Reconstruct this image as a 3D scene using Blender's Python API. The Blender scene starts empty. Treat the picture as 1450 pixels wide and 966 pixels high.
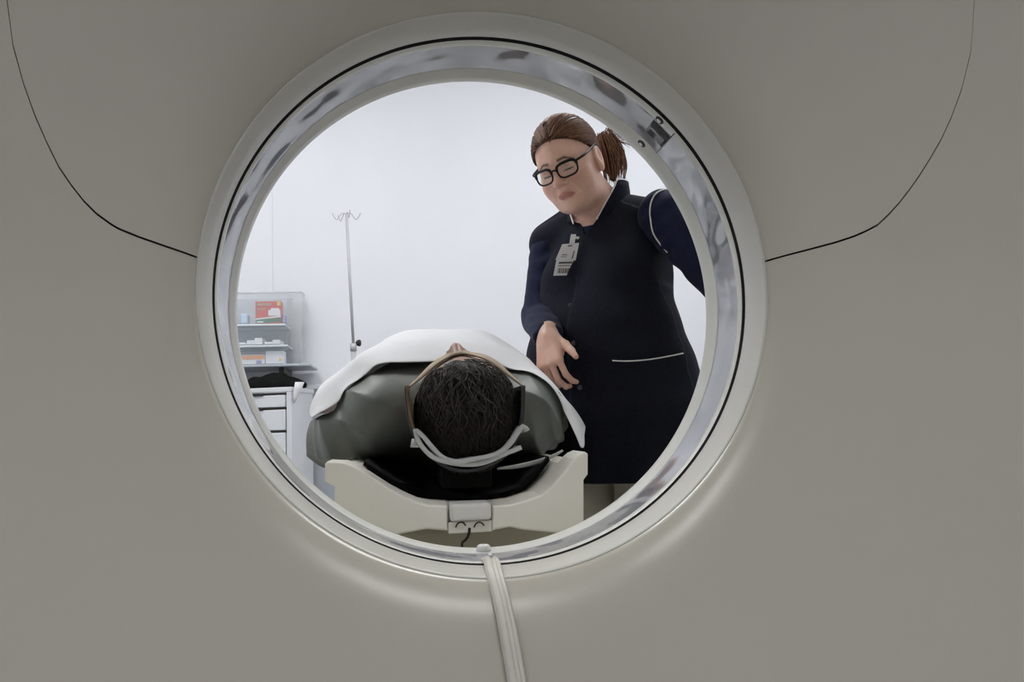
import bpy, bmesh, math, random
import numpy as np
from mathutils import Vector, Matrix, noise

random.seed(7)
rng = np.random.default_rng(7)
SC = bpy.context.scene
COL = SC.collection

# ------------------------------------------------------------------ camera, world, exposure
FPX = 28 / 36 * 1450
CAM = np.array([-0.11594, -1.02965, 0.82613])
YAW, PITCH, ROLL = 0.137154, 0.103687, 0.034907
c_f = np.array([math.sin(YAW) * math.cos(PITCH), math.cos(YAW) * math.cos(PITCH), math.sin(PITCH)])
_r = np.array([math.cos(YAW), -math.sin(YAW), 0.0])
_u = np.cross(_r, c_f)
c_r = math.cos(ROLL) * _r - math.sin(ROLL) * _u
c_u = math.sin(ROLL) * _r + math.cos(ROLL) * _u
cam_data = bpy.data.cameras.new('camera')
cam_data.lens = 28
cam_data.sensor_width = 36
cam_data.clip_start = 0.02
cam = bpy.data.objects.new('camera', cam_data)
COL.objects.link(cam)
M = Matrix.Identity(4)
for i in range(3):
    M[i][0], M[i][1], M[i][2], M[i][3] = c_r[i], c_u[i], -c_f[i], CAM[i]
cam.matrix_world = M
SC.camera = cam

world = bpy.data.worlds.new('world')
SC.world = world
world.use_nodes = True
world.node_tree.nodes['Background'].inputs[0].default_value = (0.75, 0.78, 0.82, 1)
world.node_tree.nodes['Background'].inputs[1].default_value = 0.05
SC.view_settings.view_transform = 'Standard'
SC.view_settings.look = 'None'
SC.view_settings.gamma = 1
SC.view_settings.use_curve_mapping = False
SC.view_settings.exposure = 0.0
LAMP_FAR, LAMP_NEAR = 15.2, 7.2


def at(px, py, y):
    """point of the vertical plane y = const seen at a photo pixel"""
    d = c_f + c_r * (px - 725) / FPX - c_u * (py - 483) / FPX
    return CAM + d * (y - CAM[1]) / d[1]


# ------------------------------------------------------------------ scene helpers
def link(o, parent=None):
    COL.objects.link(o)
    if parent is not None:
        o.parent = parent
    return o


def tag(o, label, cat, group=None):
    o['label'] = label
    o['category'] = cat
    if group:
        o['group'] = group
    return o


def thing(name, label, cat, loc=(0, 0, 0), group=None, rz=0.0):
    o = bpy.data.objects.new(name, None)
    o.empty_display_size = 0.05
    link(o)
    o.location = loc
    o.rotation_euler = (0, 0, rz)
    return tag(o, label, cat, group)


def mesh_obj(name, verts, faces, mat, parent=None, smooth=False, world_space=True):
    me = bpy.data.meshes.new(name)
    me.from_pydata([tuple(map(float, v)) for v in verts], [], [tuple(int(i) for i in f) for f in faces])
    if smooth:
        me.polygons.foreach_set('use_smooth', [True] * len(me.polygons))
    if mat is not None:
        me.materials.append(mat)
    me.update()
    o = bpy.data.objects.new(name, me)
    link(o, parent)
    if parent is not None and world_space:
        unparent_offset(o, parent)
    return o


def pmat(p):
    m = Matrix.Translation(p.location) @ p.rotation_euler.to_matrix().to_4x4()
    if p.parent is not None:
        m = pmat(p.parent) @ p.matrix_parent_inverse @ m
    return m


def unparent_offset(o, parent):
    o.matrix_parent_inverse = pmat(parent).inverted()


def box(name, lo, hi, mat, parent=None, bevel=0.003, seg=2, world_space=True):
    bm = bmesh.new()
    bmesh.ops.create_cube(bm, size=1)
    lo, hi = Vector(lo), Vector(hi)
    for v in bm.verts:
        v.co = Vector([(lo[i] + hi[i]) / 2 + v.co[i] * (hi[i] - lo[i]) for i in range(3)])
    if bevel > 0:
        bmesh.ops.bevel(bm, geom=list(bm.edges), offset=min(bevel, 0.45 * min(hi - lo)), segments=seg, affect='EDGES', profile=0.5)
    me = bpy.data.meshes.new(name)
    bm.to_mesh(me)
    bm.free()
    me.materials.append(mat)
    o = bpy.data.objects.new(name, me)
    link(o, parent)
    if parent is not None and world_space:
        unparent_offset(o, parent)
    return o


def prism(name, pts, y0, y1, mat, parent=None, bevel=0.004, seg=2, smooth=False):
    """polygon in x,z extruded along y"""
    bm = bmesh.new()
    vs = [bm.verts.new((p[0], y0, p[1])) for p in pts]
    f = bm.faces.new(vs)
    r = bmesh.ops.extrude_face_region(bm, geom=[f])
    for v in [g for g in r['geom'] if isinstance(g, bmesh.types.BMVert)]:
        v.co.y = y1
    bmesh.ops.recalc_face_normals(bm, faces=bm.faces)
    if bevel > 0:
        ed = [e for e in bm.edges if abs(e.verts[0].co.y - e.verts[1].co.y) < 1e-6]
        bmesh.ops.bevel(bm, geom=ed, offset=bevel, segments=seg, affect='EDGES', profile=0.5)
    bmesh.ops.triangulate(bm, faces=[f for f in bm.faces if len(f.verts) > 4])
    me = bpy.data.meshes.new(name)
    bm.to_mesh(me)
    bm.free()
    me.materials.append(mat)
    o = bpy.data.objects.new(name, me)
    link(o, parent)
    if parent is not None:
        unparent_offset(o, parent)
    return o


def tube_geo(path, rad, sides=8, cap=True, flat=None):
    """verts, faces of a tube along path; rad scalar or list; flat=(axis, factor) squashes"""
    P = np.asarray(path, float)
    n = len(P)
    R = np.full(n, rad, float) if np.isscalar(rad) else np.asarray(rad, float)
    T = np.gradient(P, axis=0)
    T /= np.linalg.norm(T, axis=1)[:, None] + 1e-12
    up = np.array([0, 0, 1.0]) if abs(T[0][2]) < 0.9 else np.array([0, 1.0, 0])
    N = np.zeros_like(P)
    v = up - T[0] * (up @ T[0])
    N[0] = v / np.linalg.norm(v)
    for i in range(1, n):
        v = N[i - 1] - T[i] * (N[i - 1] @ T[i])
        N[i] = v / (np.linalg.norm(v) + 1e-12)
    B = np.cross(T, N)
    a = np.linspace(0, 2 * math.pi, sides, endpoint=False)
    V = (P[:, None, :] + R[:, None, None] * (np.cos(a)[None, :, None] * N[:, None, :] + np.sin(a)[None, :, None] * B[:, None, :])).reshape(-1, 3)
    Fc = []
    for i in range(n - 1):
        for j in range(sides):
            k = (j + 1) % sides
            Fc.append((i * sides + j, i * sides + k, (i + 1) * sides + k, (i + 1) * sides + j))
    if cap:
        Fc.append(tuple(range(sides))[::-1])
        Fc.append(tuple((n - 1) * sides + j for j in range(sides)))
    return V, Fc


def tube(name, path, rad, mat, parent=None, sides=8, smooth=True):
    V, Fc = tube_geo(path, rad, sides)
    return mesh_obj(name, V, Fc, mat, parent, smooth)


def join_geo(parts):
    V, Fc, o = [], [], 0
    for v, f in parts:
        V.append(np.asarray(v, float))
        Fc += [tuple(i + o for i in q) for q in f]
        o += len(v)
    return np.concatenate(V), Fc


def smooth_path(pts, n):
    P = np.asarray(pts, float)
    P = P[np.concatenate([[True], np.linalg.norm(np.diff(P, axis=0), axis=1) > 1e-7])]
    d = np.concatenate([[0], np.cumsum(np.linalg.norm(np.diff(P, axis=0), axis=1))])
    s = np.linspace(0, d[-1], n)
    # Catmull-Rom style via cubic hermite
    m = np.gradient(P, d, axis=0) if len(P) > 2 else np.tile((P[1] - P[0]) / d[-1], (2, 1))
    i = np.clip(np.searchsorted(d, s, side='right') - 1, 0, len(P) - 2)
    h = (d[i + 1] - d[i])[:, None]
    t = ((s - d[i]) / (d[i + 1] - d[i]))[:, None]
    return ((2 * t**3 - 3 * t**2 + 1) * P[i] + (t**3 - 2 * t**2 + t) * h * m[i] + (-2 * t**3 + 3 * t**2) * P[i + 1] + (t**3 - t**2) * h * m[i + 1])


def lathe_y(name, prof, mat, parent=None, n=160, cx=0.0, cz=1.0, a0=0.0, a1=2 * math.pi, smooth=True):
    """profile of (r, y) turned about the bore axis (x=cx, z=cz)"""
    closed = abs(a1 - a0 - 2 * math.pi) < 1e-6
    A = np.linspace(a0, a1, n, endpoint=not closed)
    V, Fc = [], []
    for r, y in prof:
        for a in A:
            V.append((cx + r * math.cos(a), y, cz + r * math.sin(a)))
    m = len(prof)
    for i in range(m - 1):
        for j in range(n if closed else n - 1):
            k = (j + 1) % n
            Fc.append((i * n + j, i * n + k, (i + 1) * n + k, (i + 1) * n + j))
    return mesh_obj(name, V, Fc, mat, parent, smooth)


def lathe_z(prof, n=20, c=(0, 0, 0)):
    V, Fc = [], []
    for r, z in prof:
        for j in range(n):
            a = 2 * math.pi * j / n
            V.append((c[0] + r * math.cos(a), c[1] + r * math.sin(a), c[2] + z))
    for i in range(len(prof) - 1):
        for j in range(n):
            k = (j + 1) % n
            Fc.append((i * n + j, i * n + k, (i + 1) * n + k, (i + 1) * n + j))
    Fc.append(tuple(range(n))[::-1])
    Fc.append(tuple((len(prof) - 1) * n + j for j in range(n)))
    return V, Fc


def grid_obj(name, G, mat, parent=None, thick=0.0, smooth=True, sub=0):
    """G: (n,m,3) array of points"""
    n, m, _ = G.shape
    Fc = [(i * m + j, i * m + j + 1, (i + 1) * m + j + 1, (i + 1) * m + j) for i in range(n - 1) for j in range(m - 1)]
    o = mesh_obj(name, G.reshape(-1, 3), Fc, mat, parent, smooth)
    if thick:
        md = o.modifiers.new('thickness', 'SOLIDIFY')
        md.thickness = thick
        md.offset = 0
    if sub:
        md = o.modifiers.new('smooth', 'SUBSURF')
        md.levels = md.render_levels = sub
    return o


# ------------------------------------------------------------------ implicit surfaces
def ell(P, c, r, R=None):
    q = P - np.asarray(c, np.float32)
    if R is not None:
        q = q @ np.asarray(R, np.float32)
    r = np.asarray(r, np.float32)
    k0 = np.sqrt(((q / r) ** 2).sum(-1))
    k1 = np.sqrt(((q / (r * r)) ** 2).sum(-1)) + 1e-6
    return k0 * (k0 - 1) / k1


def rcone(P, a, b, ra, rb):
    a = np.asarray(a, np.float32)
    b = np.asarray(b, np.float32)
    ba = b - a
    pa = P - a
    h = np.clip((pa @ ba) / (ba @ ba), 0, 1)
    return np.sqrt(((pa - h[:, None] * ba) ** 2).sum(-1)) - (ra + (rb - ra) * h)


def chain(P, pts, rad, k=0.004):
    d = None
    for i in range(len(pts) - 1):
        e = rcone(P, pts[i], pts[i + 1], rad[i], rad[i + 1])
        d = e if d is None else smin(d, e, k)
    return d


def smin(a, b, k):
    h = np.clip(0.5 + 0.5 * (b - a) / k, 0, 1)
    return b + (a - b) * h - k * h * (1 - h)


def smax(a, b, k):
    return -smin(-a, -b, k)


def iso_mesh(f, lo, hi, h, lip=1.6):
    """naive surface nets of the zero set of f over sparse blocks"""
    lo = np.asarray(lo, np.float32)
    B = 8
    nb = np.ceil((np.asarray(hi) - lo) / (h * B)).astype(int)
    I = np.stack(np.meshgrid(*[np.arange(k) for k in nb], indexing='ij'), -1).reshape(-1, 3)
    cen = (lo + (I + 0.5) * (B * h)).astype(np.float32)
    d = f(cen)
    I = I[np.abs(d) < B * h * 0.87 * lip]
    loc = np.stack(np.meshgrid(*[np.arange(B + 1)] * 3, indexing='ij'), -1).reshape(-1, 3)
    D = np.empty((len(I), B + 1, B + 1, B + 1), np.float32)
    CH = 1500
    for s in range(0, len(I), CH):
        g = (I[s:s + CH, None, :] * B + loc[None]).reshape(-1, 3)
        D[s:s + CH] = f((lo + g * h).astype(np.float32)).reshape(-1, B + 1, B + 1, B + 1)
    ins = D < 0
    cnt = np.zeros((len(I), B, B, B), np.int8)
    for a in (0, 1):
        for b in (0, 1):
            for c in (0, 1):
                cnt += ins[:, a:a + B, b:b + B, c:c + B]
    bi, ci, cj, ck = np.nonzero((cnt > 0) & (cnt < 8))
    acc = np.zeros((len(bi), 3), np.float32)
    num = np.zeros(len(bi), np.float32)
    corners = [(a, b, c) for a in (0, 1) for b in (0, 1) for c in (0, 1)]
    val = {q: D[bi, ci + q[0], cj + q[1], ck + q[2]] for q in corners}
    for q in corners:
        for ax in range(3):
            if q[ax] == 0:
                q2 = tuple(1 if i == ax else q[i] for i in range(3))
                v0, v1 = val[q], val[q2]
                m = (v0 < 0) != (v1 < 0)
                t = np.where(m, v0 / np.where(m, v0 - v1, 1), 0)
                p = np.tile(np.array(q, np.float32), (len(bi), 1))
                p[:, ax] += t
                acc[m] += p[m]
                num[m] += 1
    base = I[bi] * B + np.stack([ci, cj, ck], -1)
    V = lo + (base + acc / num[:, None]) * h
    dims = nb * B + 2
    idx = np.full(dims, -1, np.int32)
    idx[base[:, 0], base[:, 1], base[:, 2]] = np.arange(len(base))
    quads = []
    for ax in range(3):
        sl0 = [slice(None)] + [slice(0, B)] * 3
        sl1 = [slice(None)] + [slice(1, B + 1) if i == ax else slice(0, B) for i in range(3)]
        A0, A1 = ins[tuple(sl0)], ins[tuple(sl1)]
        b, i, j, k = np.nonzero(A0 != A1)
        g = I[b] * B + np.stack([i, j, k], -1)
        a0 = A0[b, i, j, k]
        u, w = (ax + 1) % 3, (ax + 2) % 3
        q = []
        for du, dw in ((-1, -1), (0, -1), (0, 0), (-1, 0)):
            gg = g.copy()
            gg[:, u] += du
            gg[:, w] += dw
            ok = (gg >= 0).all(1)
            q.append(np.where(ok, idx[tuple(np.maximum(gg, 0).T)], -1))
        q = np.stack(q, 1)
        good = (q >= 0).all(1)
        q, a0 = q[good], a0[good]
        q[~a0] = q[~a0][:, ::-1]
        quads.append(q)
    return V, np.concatenate(quads)


def iso_obj(name, f, lo, hi, h, mat, parent=None, color=None):
    V, Q = iso_mesh(f, lo, hi, h)
    me = bpy.data.meshes.new(name)
    me.vertices.add(len(V))
    me.vertices.foreach_set('co', V.astype(np.float32).ravel())
    me.loops.add(len(Q) * 4)
    me.loops.foreach_set('vertex_index', Q.astype(np.int32).ravel())
    me.polygons.add(len(Q))
    me.polygons.foreach_set('loop_start', np.arange(0, len(Q) * 4, 4, dtype=np.int32))
    me.polygons.foreach_set('loop_total', np.full(len(Q), 4, np.int32))
    me.polygons.foreach_set('use_smooth', np.ones(len(Q), bool))
    me.update(calc_edges=True)
    me.validate()
    if color is not None:
        ca = me.color_attributes.new('Col', 'FLOAT_COLOR', 'POINT')
        c = np.ones((len(V), 4), np.float32)
        c[:, :3] = color(V)
        ca.data.foreach_set('color', c.ravel())
    me.materials.append(mat)
    o = bpy.data.objects.new(name, me)
    link(o, parent)
    if parent is not None:
        unparent_offset(o, parent)
    return o


# ------------------------------------------------------------------ materials
def mat(name, col, rough=0.5, metal=0.0, spec=0.5, nscale=0, namt=0.0, bump=0.0, bscale=30, bdist=0.002,
        trans=0.0, alpha=1.0, attr=False, sheen=0.0, coat=0.0, stretch=None, subsurf=0.0, detail=3.0):
    m = bpy.data.materials.new(name)
    m.use_nodes = True
    nt = m.node_tree
    b = nt.nodes['Principled BSDF']
    b.inputs['Base Color'].default_value = (*col, 1)
    b.inputs['Roughness'].default_value = rough
    b.inputs['Metallic'].default_value = metal
    b.inputs['Specular IOR Level'].default_value = spec
    b.inputs['Transmission Weight'].default_value = trans
    b.inputs['Alpha'].default_value = alpha
    b.inputs['Sheen Weight'].default_value = sheen
    b.inputs['Coat Weight'].default_value = coat
    if subsurf:
        b.inputs['Subsurface Weight'].default_value = subsurf
        b.inputs['Subsurface Radius'].default_value = (1.0, 0.4, 0.2)
        b.inputs['Subsurface Scale'].default_value = 0.006
    tc = nt.nodes.new('ShaderNodeTexCoord')
    vec = tc.outputs['Object']
    if stretch:
        mp = nt.nodes.new('ShaderNodeMapping')
        mp.inputs['Scale'].default_value = stretch
        nt.links.new(vec, mp.inputs[0])
        vec = mp.outputs[0]
    src = None
    if attr:
        a = nt.nodes.new('ShaderNodeAttribute')
        a.attribute_name = 'Col'
        src = a.outputs['Color']
    if nscale:
        n = nt.nodes.new('ShaderNodeTexNoise')
        n.inputs['Scale'].default_value = nscale
        n.inputs['Detail'].default_value = detail
        nt.links.new(vec, n.inputs['Vector'])
        mx = nt.nodes.new('ShaderNodeMix')
        mx.data_type = 'RGBA'
        mx.blend_type = 'MULTIPLY'
        mx.inputs[0].default_value = 1.0
        rp = nt.nodes.new('ShaderNodeMapRange')
        rp.inputs[1].default_value = 0.3
        rp.inputs[2].default_value = 0.7
        rp.inputs[3].default_value = 1 - namt
        rp.inputs[4].default_value = 1 + namt
        nt.links.new(n.outputs[0], rp.inputs[0])
        mx.inputs[6].default_value = (*col, 1)
        if src is not None:
            nt.links.new(src, mx.inputs[6])
        nt.links.new(rp.outputs[0], mx.inputs[7])
        src = mx.outputs[2]
    if src is not None:
        nt.links.new(src, b.inputs['Base Color'])
    if bump:
        n = nt.nodes.new('ShaderNodeTexNoise')
        n.inputs['Scale'].default_value = bscale
        n.inputs['Detail'].default_value = detail
        nt.links.new(vec, n.inputs['Vector'])
        bp = nt.nodes.new('ShaderNodeBump')
        bp.inputs['Strength'].default_value = bump
        bp.inputs['Distance'].default_value = bdist
        nt.links.new(n.outputs[0], bp.inputs['Height'])
        nt.links.new(bp.outputs[0], b.inputs['Normal'])
    return m


def emit(name, col, s):
    m = bpy.data.materials.new(name)
    m.use_nodes = True
    b = m.node_tree.nodes['Principled BSDF']
    b.inputs['Base Color'].default_value = (0.8, 0.8, 0.8, 1)
    b.inputs['Emission Color'].default_value = (*col, 1)
    b.inputs['Emission Strength'].default_value = s
    return m


M_WALL = mat('wall_paint', (0.80, 0.815, 0.85), 0.6, nscale=3, namt=0.012, bump=0.05, bscale=120)
M_CEIL = mat('ceiling_paint', (0.82, 0.82, 0.82), 0.8, nscale=4, namt=0.01)
M_FLOOR = mat('vinyl_floor', (0.42, 0.42, 0.41), 0.35, nscale=60, namt=0.12)
M_SKIRT = mat('skirting_vinyl', (0.45, 0.46, 0.48), 0.5, nscale=10, namt=0.03)
M_SHELL = mat('gantry_plastic', (0.495, 0.462, 0.392), 0.24, nscale=2.0, namt=0.015, bump=0.02, bscale=300)
M_RIM = mat('gantry_rim_plastic', (0.60, 0.58, 0.525), 0.35, nscale=5, namt=0.02)
M_RING = mat('bore_ring_plastic', (0.70, 0.69, 0.64), 0.32, nscale=8, namt=0.03)
M_DARK = mat('gap_black', (0.012, 0.012, 0.01), 0.8, nscale=20, namt=0.1)
M_STEEL = mat('steel', (0.6, 0.6, 0.62), 0.28, metal=1.0, nscale=30, namt=0.05)
M_DKSTEEL = mat('dark_screw_recess', (0.05, 0.045, 0.04), 0.45, metal=0.4, nscale=60, namt=0.2)
M_FILM = mat('window_film', (0.40, 0.40, 0.43), 0.08, metal=0.35, spec=0.8, nscale=7, namt=0.22, bump=0.75, bscale=6, bdist=0.03, detail=2.0)  # strong colour noise stands in for dark patches of reflection on the film
M_TABLE = mat('table_plastic', (0.92, 0.89, 0.79), 0.28, nscale=6, namt=0.02)
M_TABLE2 = mat('table_base_paint', (0.60, 0.57, 0.47), 0.45, nscale=6, namt=0.03)
M_LATCH = mat('latch_white', (0.80, 0.79, 0.75), 0.4, nscale=12, namt=0.02)
M_PAD = mat('black_vinyl', (0.007, 0.007, 0.007), 0.8, spec=0.1, nscale=30, namt=0.2, bump=0.1, bscale=80)
M_BLACK = mat('black_rubber', (0.012, 0.012, 0.012), 0.5, nscale=40, namt=0.2)
M_HOLD = mat('head_holder_shell', (0.022, 0.020, 0.018), 0.35, nscale=15, namt=0.25)
M_HOLDRIM = mat('head_holder_rim', (0.16, 0.095, 0.045), 0.4, nscale=25, namt=0.25)
M_STRAP = mat('tan_strap', (0.40, 0.30, 0.20), 0.6, nscale=40, namt=0.12, bump=0.2, bscale=200)
M_GREYCLOTH = mat('grey_pad_cloth', (0.62, 0.62, 0.60), 0.8, nscale=30, namt=0.08, bump=0.3, bscale=150)
M_SHIRT = mat('grey_green_cloth', (0.15, 0.162, 0.142), 0.45, nscale=14, namt=0.10, bump=0.15, bscale=90)
M_SHEET = mat('white_sheet', (0.93, 0.94, 0.965), 0.8, nscale=25, namt=0.015, bump=0.25, bscale=45, bdist=0.003)
M_SKIN = mat('skin', (0.5, 0.3, 0.22), 0.45, attr=True, nscale=60, namt=0.05, bump=0.06, bscale=500, subsurf=0.12)
M_HAIRW = mat('brown_hair', (0.10, 0.05, 0.025), 0.45, attr=True, nscale=90, namt=0.25, spec=0.3)
M_HAIRP = mat('dark_greying_hair', (0.03, 0.025, 0.02), 0.6, attr=True, nscale=80, namt=0.3, spec=0.25)
M_TUNIC = mat('navy_tunic_cloth', (0.0130, 0.0145, 0.0240), 0.9, spec=0.12, nscale=120, namt=0.2, bump=0.3, bscale=350, bdist=0.001, sheen=0.02)
M_SLEEVE = mat('blue_knit', (0.014, 0.018, 0.046), 0.9, spec=0.15, nscale=100, namt=0.15, bump=0.3, bscale=400, bdist=0.001, sheen=0.06)
M_PIPING = mat('white_piping', (0.82, 0.82, 0.80), 0.7, nscale=60, namt=0.04)
M_TROUSER = mat('cream_trousers', (0.66, 0.63, 0.55), 0.8, nscale=20, namt=0.06, bump=0.3, bscale=60)
M_SHOE = mat('white_shoe', (0.75, 0.75, 0.73), 0.5, nscale=20, namt=0.04)
M_FRAME = mat('black_acetate', (0.007, 0.006, 0.006), 0.35, spec=0.25, nscale=40, namt=0.2)
M_LENS = mat('lens_glass', (0.95, 0.97, 0.97), 0.03, alpha=0.10, nscale=3, namt=0.01)
M_CARD = mat('white_card', (0.82, 0.82, 0.84), 0.4, nscale=20, namt=0.02)
M_INK = mat('grey_print', (0.12, 0.12, 0.13), 0.6, nscale=50, namt=0.1)
M_CABLE = mat('beige_cable_sheath', (0.62, 0.59, 0.52), 0.45, nscale=30, namt=0.05)
M_CAB = mat('cabinet_laminate', (0.74, 0.76, 0.79), 0.4, nscale=10, namt=0.015)
M_CABGREY = mat('grey_laminate', (0.44, 0.47, 0.51), 0.45, nscale=8, namt=0.02)
M_GLASS = mat('shelf_glass', (0.55, 0.60, 0.62), 0.1, alpha=0.75, nscale=8, namt=0.03)
M_BIN = mat('clear_plastic', (0.72, 0.78, 0.84), 0.15, alpha=0.14, nscale=6, namt=0.03)
M_BINGREY = mat('frosted_grey_plastic', (0.74, 0.76, 0.78), 0.35, alpha=0.45, nscale=6, namt=0.03)
M_RED = mat('red_card', (0.62, 0.075, 0.035), 0.45, nscale=20, namt=0.04)
M_GREEN = mat('green_print', (0.03, 0.17, 0.08), 0.45, nscale=20, namt=0.04)
M_ORANGE = mat('orange_card', (0.75, 0.30, 0.10), 0.45, nscale=20, namt=0.04)
M_YELLOW = mat('yellow_print', (0.75, 0.60, 0.10), 0.45, nscale=20, namt=0.04)
M_PURPLE = mat('violet_print', (0.30, 0.28, 0.48), 0.45, nscale=20, namt=0.04)
M_BLUE = mat('pale_blue_film', (0.55, 0.70, 0.85), 0.4, nscale=20, namt=0.04)
M_CHROME = mat('brushed_chrome', (0.50, 0.50, 0.52), 0.4, metal=0.1, nscale=40, namt=0.05)

# ------------------------------------------------------------------ the room
RX0, RX1, RY0, RY1, RZ = -2.3, 2.3, -3.0, 3.2, 3.15


def struct(o):
    o['kind'] = 'structure'
    return o


struct(box('floor', (RX0 - .1, RY0 - .1, -0.1), (RX1 + .1, RY1 + .1, 0), M_FLOOR, bevel=0))
struct(box('ceiling', (RX0 - .1, RY0 - .1, RZ), (RX1 + .1, RY1 + .1, RZ + .1), M_CEIL, bevel=0))
struct(box('wall_back', (RX0 - .1, RY1, 0), (RX1 + .1, RY1 + .1, RZ), M_WALL, bevel=0))
struct(box('wall_front', (RX0 - .1, RY0 - .1, 0), (RX1 + .1, RY0, RZ), M_WALL, bevel=0))
struct(box('wall_left', (RX0 - .1, RY0, 0), (RX0, RY1, RZ), M_WALL, bevel=0))
struct(box('wall_right', (RX1, RY0, 0), (RX1 + .1, RY1, RZ), M_WALL, bevel=0))
jx = at(386, 350, RY1)[0]
struct(box('trim_1', (RX0, RY1 - 0.006, 0.0), (jx, RY1 + 0.001, RZ), M_WALL, bevel=0.001))   # boxed-out left part of the back wall
struct(box('baseboard_back', (jx, RY1 - 0.014, 0), (RX1, RY1 + 0.001, 0.10), M_SKIRT))
struct(box('baseboard_left', (RX0 - .001, RY0, 0), (RX0 + 0.014, RY1 - .02, 0.10), M_SKIRT))
struct(box('baseboard_right', (RX1 - 0.014, RY0, 0), (RX1 + .001, RY1 - .015, 0.10), M_SKIRT))


def ceiling_light(x, y, s, where):
    t = thing('ceiling_light', where, 'ceiling light', (x, y, RZ), 'recessed ceiling light panels')
    m = emit('light_diffuser_%s' % ('near' if s == LAMP_NEAR else 'far'), (0.98, 0.99, 1.0), s)
    box('frame', (x - .62, y - .32, RZ - .025), (x + .62, y + .32, RZ - .001), M_CAB, t)
    box('diffuser', (x - .59, y - .29, RZ - .030), (x + .59, y + .29, RZ - .022), m, t, bevel=0.002)


ceiling_light(-1.15, 1.6, LAMP_FAR, 'white rectangular ceiling light panel above the drawer cabinet')
ceiling_light(1.15, 1.6, LAMP_FAR, 'white rectangular ceiling light panel above the standing woman')
ceiling_light(-1.1, -1.25, LAMP_NEAR, 'white rectangular ceiling light panel before the scanner, left one')
ceiling_light(0.75, -1.25, LAMP_NEAR, 'white rectangular ceiling light panel before the scanner, right one')

# ------------------------------------------------------------------ scanner gantry
GAN = thing('ct_scanner', 'cream white scanner gantry with a large round bore', 'ct scanner', (0, 0.1, 0))
R0 = 0.3585


def face_y(r, th):
    t = np.maximum(np.asarray(r, float) - R0, 0)
    k = 0.40 + 0.14 * np.maximum(-np.sin(th), 0) ** 1.5 + 0.22 * np.maximum(np.sin(th), 0) ** 1.2
    return -0.0555 - k * t - 1.0 * 0.019 * (1 - np.exp(-t / 0.019))


def Rb(th):
    return (np.abs(np.cos(th) / 1.04) ** 5 + np.abs(np.sin(th) / 0.975) ** 5) ** (-0.2)


def on_face(px, py):
    y = -0.1
    for _ in range(25):
        p = at(px, py, y)
        y = float(face_y(math.hypot(p[0], p[2] - 1), math.atan2(p[2] - 1, p[0])))
    return at(px, py, y)


def seam(pix, left):
    pts = [on_face(*p) for p in pix]
    th = [math.atan2(p[2] - 1, p[0]) for p in pts]
    r = [math.hypot(p[0], p[2] - 1) for p in pts]
    # prolong up to the top of the gantry and down to the bore edge
    x, z = pts[-1][0], pts[-1][2]
    for k in range(1, 9):
        zz = z + 0.05 * k
        xx = x + (0.004 * k * k * (1 if left else -1))
        th.append(math.atan2(zz - 1, xx))
        r.append(math.hypot(xx, zz - 1))
    th, r = np.array(th), np.array(r)
    s = (r - R0) / (Rb(th) - R0)
    s = np.concatenate([[0], s])
    th = np.concatenate([[th[0] + (th[0] - th[1]) * 0.45], th])
    return s, th


SEAM_L = seam([(264, 359), (232, 348), (195, 335), (166, 323), (141, 307), (112, 278), (83, 236), (62, 193), (41, 143), (25, 91), (14, 46), (9, 0)], True)
SEAM_R = seam([(1101, 365), (1143, 354), (1184, 343), (1217, 332), (1246, 317), (1279, 281), (1308, 240), (1333, 197), (1354, 151), (1370, 99), (1379, 50), (1380, 0)], False)


def cover(name, upper):
    S = np.concatenate([np.linspace(0, 0.12, 22)[:-1], np.linspace(0.12, 0.9, 44)[:-1], np.linspace(0.9, 1.0, 12)])
    N = 130 if upper else 210
    G = np.zeros((len(S), N, 3))
    for i, s in enumerate(S):
        tl = np.interp(s, *SEAM_L)
        tr = np.interp(s, *SEAM_R)
        r = R0 + 0.6 * s
        g = 0.0012 / r
        a = np.linspace(tr + g, tl - g, N) if upper else np.linspace(tl + g, tr + 2 * math.pi - g, N)
        rr = R0 + (Rb(a) - R0) * s
        e = max(0, (s - 0.9) / 0.1)
        y = face_y(rr, a) + 0.10 * (1 - math.sqrt(max(0, 1 - e * e)))
        G[i] = np.stack([rr * np.cos(a), y, 1 + rr * np.sin(a)], -1)
    # returns at the two seam edges and at the bore edge
    back = np.array([0, 0.012, 0])
    G = np.concatenate([(G[:, :1] + back), G, (G[:, -1:] + back)], 1)
    first = G[:1].copy()
    first[..., 1] += 0.004
    G = np.concatenate([first, G], 0)
    o = grid_obj(name, G, M_SHELL, GAN)
    bm = bmesh.new()
    bm.from_mesh(o.data)
    n = G.shape[1]
    for e in bm.edges:
        a, b = sorted((e.verts[0].index % n, e.verts[1].index % n))
        if a == b and a in (1, n - 2):
            e.smooth = False
    bm.to_mesh(o.data)
    bm.free()
    return o


cover('upper_front_cover', True)
cover('lower_front_cover', False)

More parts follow.
